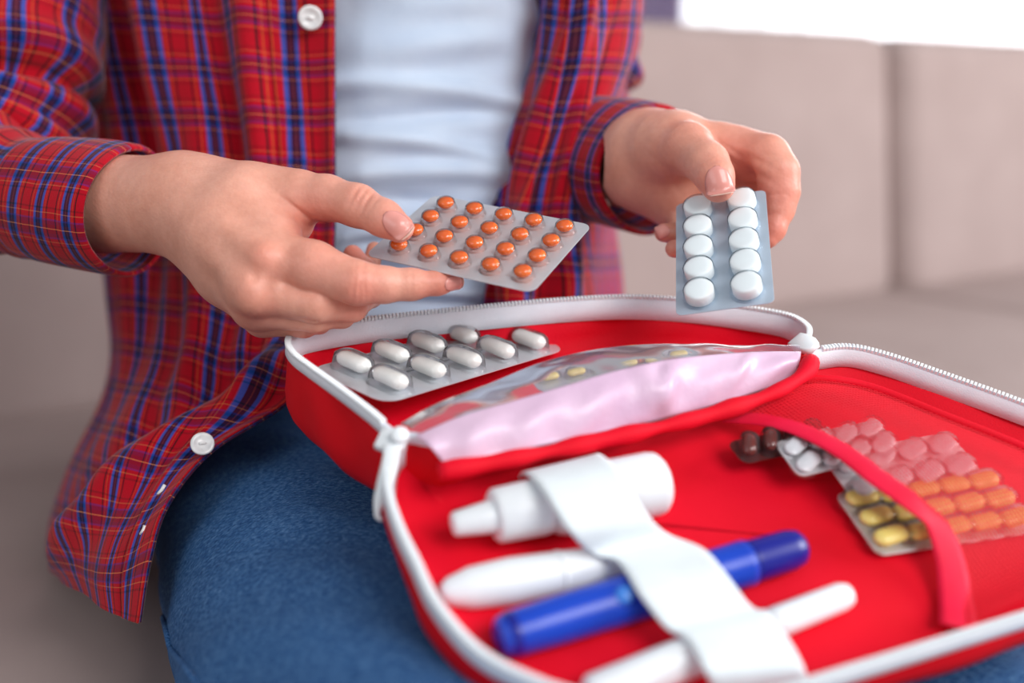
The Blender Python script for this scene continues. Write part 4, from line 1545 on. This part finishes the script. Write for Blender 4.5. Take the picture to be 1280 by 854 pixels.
# right arm (left of the picture)
sleeve_tube('sleeve', [(225, -330, .85, 100, .058), (125, -225, .79, 115, .060), (48, -120, .742, 120, .060), (20, -30, .715, 116, .058), (10, 50, .695, 116, .058), (8, 115, .684, 119, .056), (-2, 165, .676, 112, .050), (-20, 200, .67, 90, .04)],
            110, 72, fold_upper, parent=shirt, u0=.006, up=(0, -1, 0))
sleeve_tube('sleeve', [(-190, 150, .71, 90, .050), (-100, 205, .668, 90, .050), (-30, 228, .638, 82, .047), (30, 242, .617, 74, .043), (74, 250, .6035, 69, .039)],
            120, 72, fold_fore, parent=shirt, u0=.012, up=(0, 0, 1))
sleeve_tube('cuff', [(56, 248, .606, 72, .036), (80, 252, .601, 76, .037), (108, 257, .5965, 79, .0375), (134, 261, .5925, 81, .0375), (164, 265, .588, 81, .0370)],
            50, 72, lambda s, L, a: .0010 * math.sin(3 * a + s * 60) - .0014 * math.exp(-((L - s) / .0015) ** 2), True, PER * 5.69, shirt, up=(0, 0, 1), us=1.86, thick=.0022)
# left arm (right of the picture)
sleeve_tube('sleeve', [(738, -260, .84, 82, .050), (730, -120, .82, 80, .048), (722, 0, .80, 76, .046), (716, 80, .79, 76, .046), (712, 150, .785, 72, .044), (712, 190, .78, 60, .036)],
            80, 56, fold_upper, parent=shirt, u0=.010, up=(0, -1, 0))
sleeve_tube('sleeve', [(630, 160, .80, 64, .042), (690, 180, .735, 68, .039), (725, 190, .70, 70, .037), (752, 199, .678, 71, .036)],
            90, 60, fold_fore, parent=shirt, u0=.004, up=(0, 0, 1))
sleeve_tube('cuff', [(738, 197, .688, 74, .036), (762, 203, .675, 76, .0365), (788, 209, .660, 79, .0365), (814, 214, .645, 80, .0365)],
            44, 60, lambda s, L, a: .0012 * math.sin(3 * a + s * 60) - .0012 * math.exp(-((L - s) / .0015) ** 2), True, PER * 5.69, shirt, up=(0, 0, 1), us=1.86, thick=.0022)


# shirt buttons
def button(px, py, d, nrm, r):
    root_c = at(px, py, d)
    V, F = lathe([(-.001, .0001), (-.001, r * .9), (-.0004, r), (.0008, r), (.0012, r * .93), (.0012, r * .72), (.0006, r * .62), (.0005, .0001)], 28, False)
    M = frame_to(root_c, nrm)
    b = obj('button', [np.array(M @ Vector(v)) for v in V], F, M_BUTTON, shirt)
    for a, bb in ((-1, -1), (1, 1), (-1, 1), (1, -1)):
        pass
    x = np.array(M.col[0][:3]); y = np.array(M.col[1][:3]); z = np.array(M.col[2][:3])
    V, F = tube([root_c - x * r * .24 + z * .0004, root_c - x * .0008 + z * .0013, root_c + x * .0008 + z * .0013, root_c + x * r * .24 + z * .0004], r * .13, 8, up=tuple(y))
    obj('button_thread', V, F, M_THREAD, shirt)
    return b


toc = unit(CAM - at(388, 22, .65))
button(388, 22, .642, toc + np.array([-.05, 0, -.05]), .0068)
button(253, 555, .562, unit(np.array([.25, -.75, .55])), .0058)
button(752, 256, .6405, unit(np.array([-.35, -1, -.35])), .0048)
# worked buttonholes on the tail
def shirt_depth(px, py):
    q = GA_.reshape(-1, 3) - CAM
    d = q[:, 1] * math.cos(PITCH) - q[:, 2] * math.sin(PITCH)
    u = q[:, 1] * math.sin(PITCH) + q[:, 2] * math.cos(PITCH)
    X = 640 + FPX * q[:, 0] / d; Y = 427 - FPX * u / d
    return d[np.argmin((X - px) ** 2 + (Y - py) ** 2)]


for (x0, y0), (x1, y1) in (((206, 606), (196, 620)), ((181, 657), (176, 668))):
    d = shirt_depth((x0 + x1) / 2, (y0 + y1) / 2) - .0022
    V, F = tube([at(x0, y0, d), at((x0 + x1) / 2 + 1, (y0 + y1) / 2, d - .0006), at(x1, y1, d)], .0009, 8)
    obj('buttonhole', V, F, M_THREAD, shirt)

# upper part of the shirt and tee over the shoulders
Z0 = float(at(520, -85, .66)[2])
NECK = at(520, -330, .85)


def yoke_sdf(X):
    d = torso(X) - .015
    d = np.maximum(d, Z0 - X[..., 2])
    d = np.maximum(d, .085 - np.linalg.norm((X - NECK) * [1, 1, .9], axis=-1))
    gap = np.maximum(np.abs(X[..., 0] - float(at(550, -150, .66)[0])) - .062, X[..., 1] - float(NECK[1]) + .02)
    return np.maximum(d, -gap)


def tee_top_sdf(X):
    d = torso(X) - .009
    d = np.maximum(d, Z0 - X[..., 2])
    d = np.maximum(d, .098 - np.linalg.norm((X - NECK) * [1, 1, .9], axis=-1))
    return np.maximum(d, np.abs(X[..., 0] - float(at(530, -150, .66)[0])) - .13)


V, Fq = surface_nets(yoke_sdf, (-.42, .56, Z0 - .02), (.34, 1.02, 1.20), .008)
uvp = np.stack([V[:, 0] + .004, V[:, 2] + .35 * V[:, 1]], 1)
obj('shoulder_yoke', V, Fq, M_PLAID, shirt, uv=uvp)
V, Fq = surface_nets(tee_top_sdf, (-.30, .56, Z0 - .02), (.24, 1.02, 1.20), .008)
obj('tee_shirt_top', V, Fq, M_TEE, person)
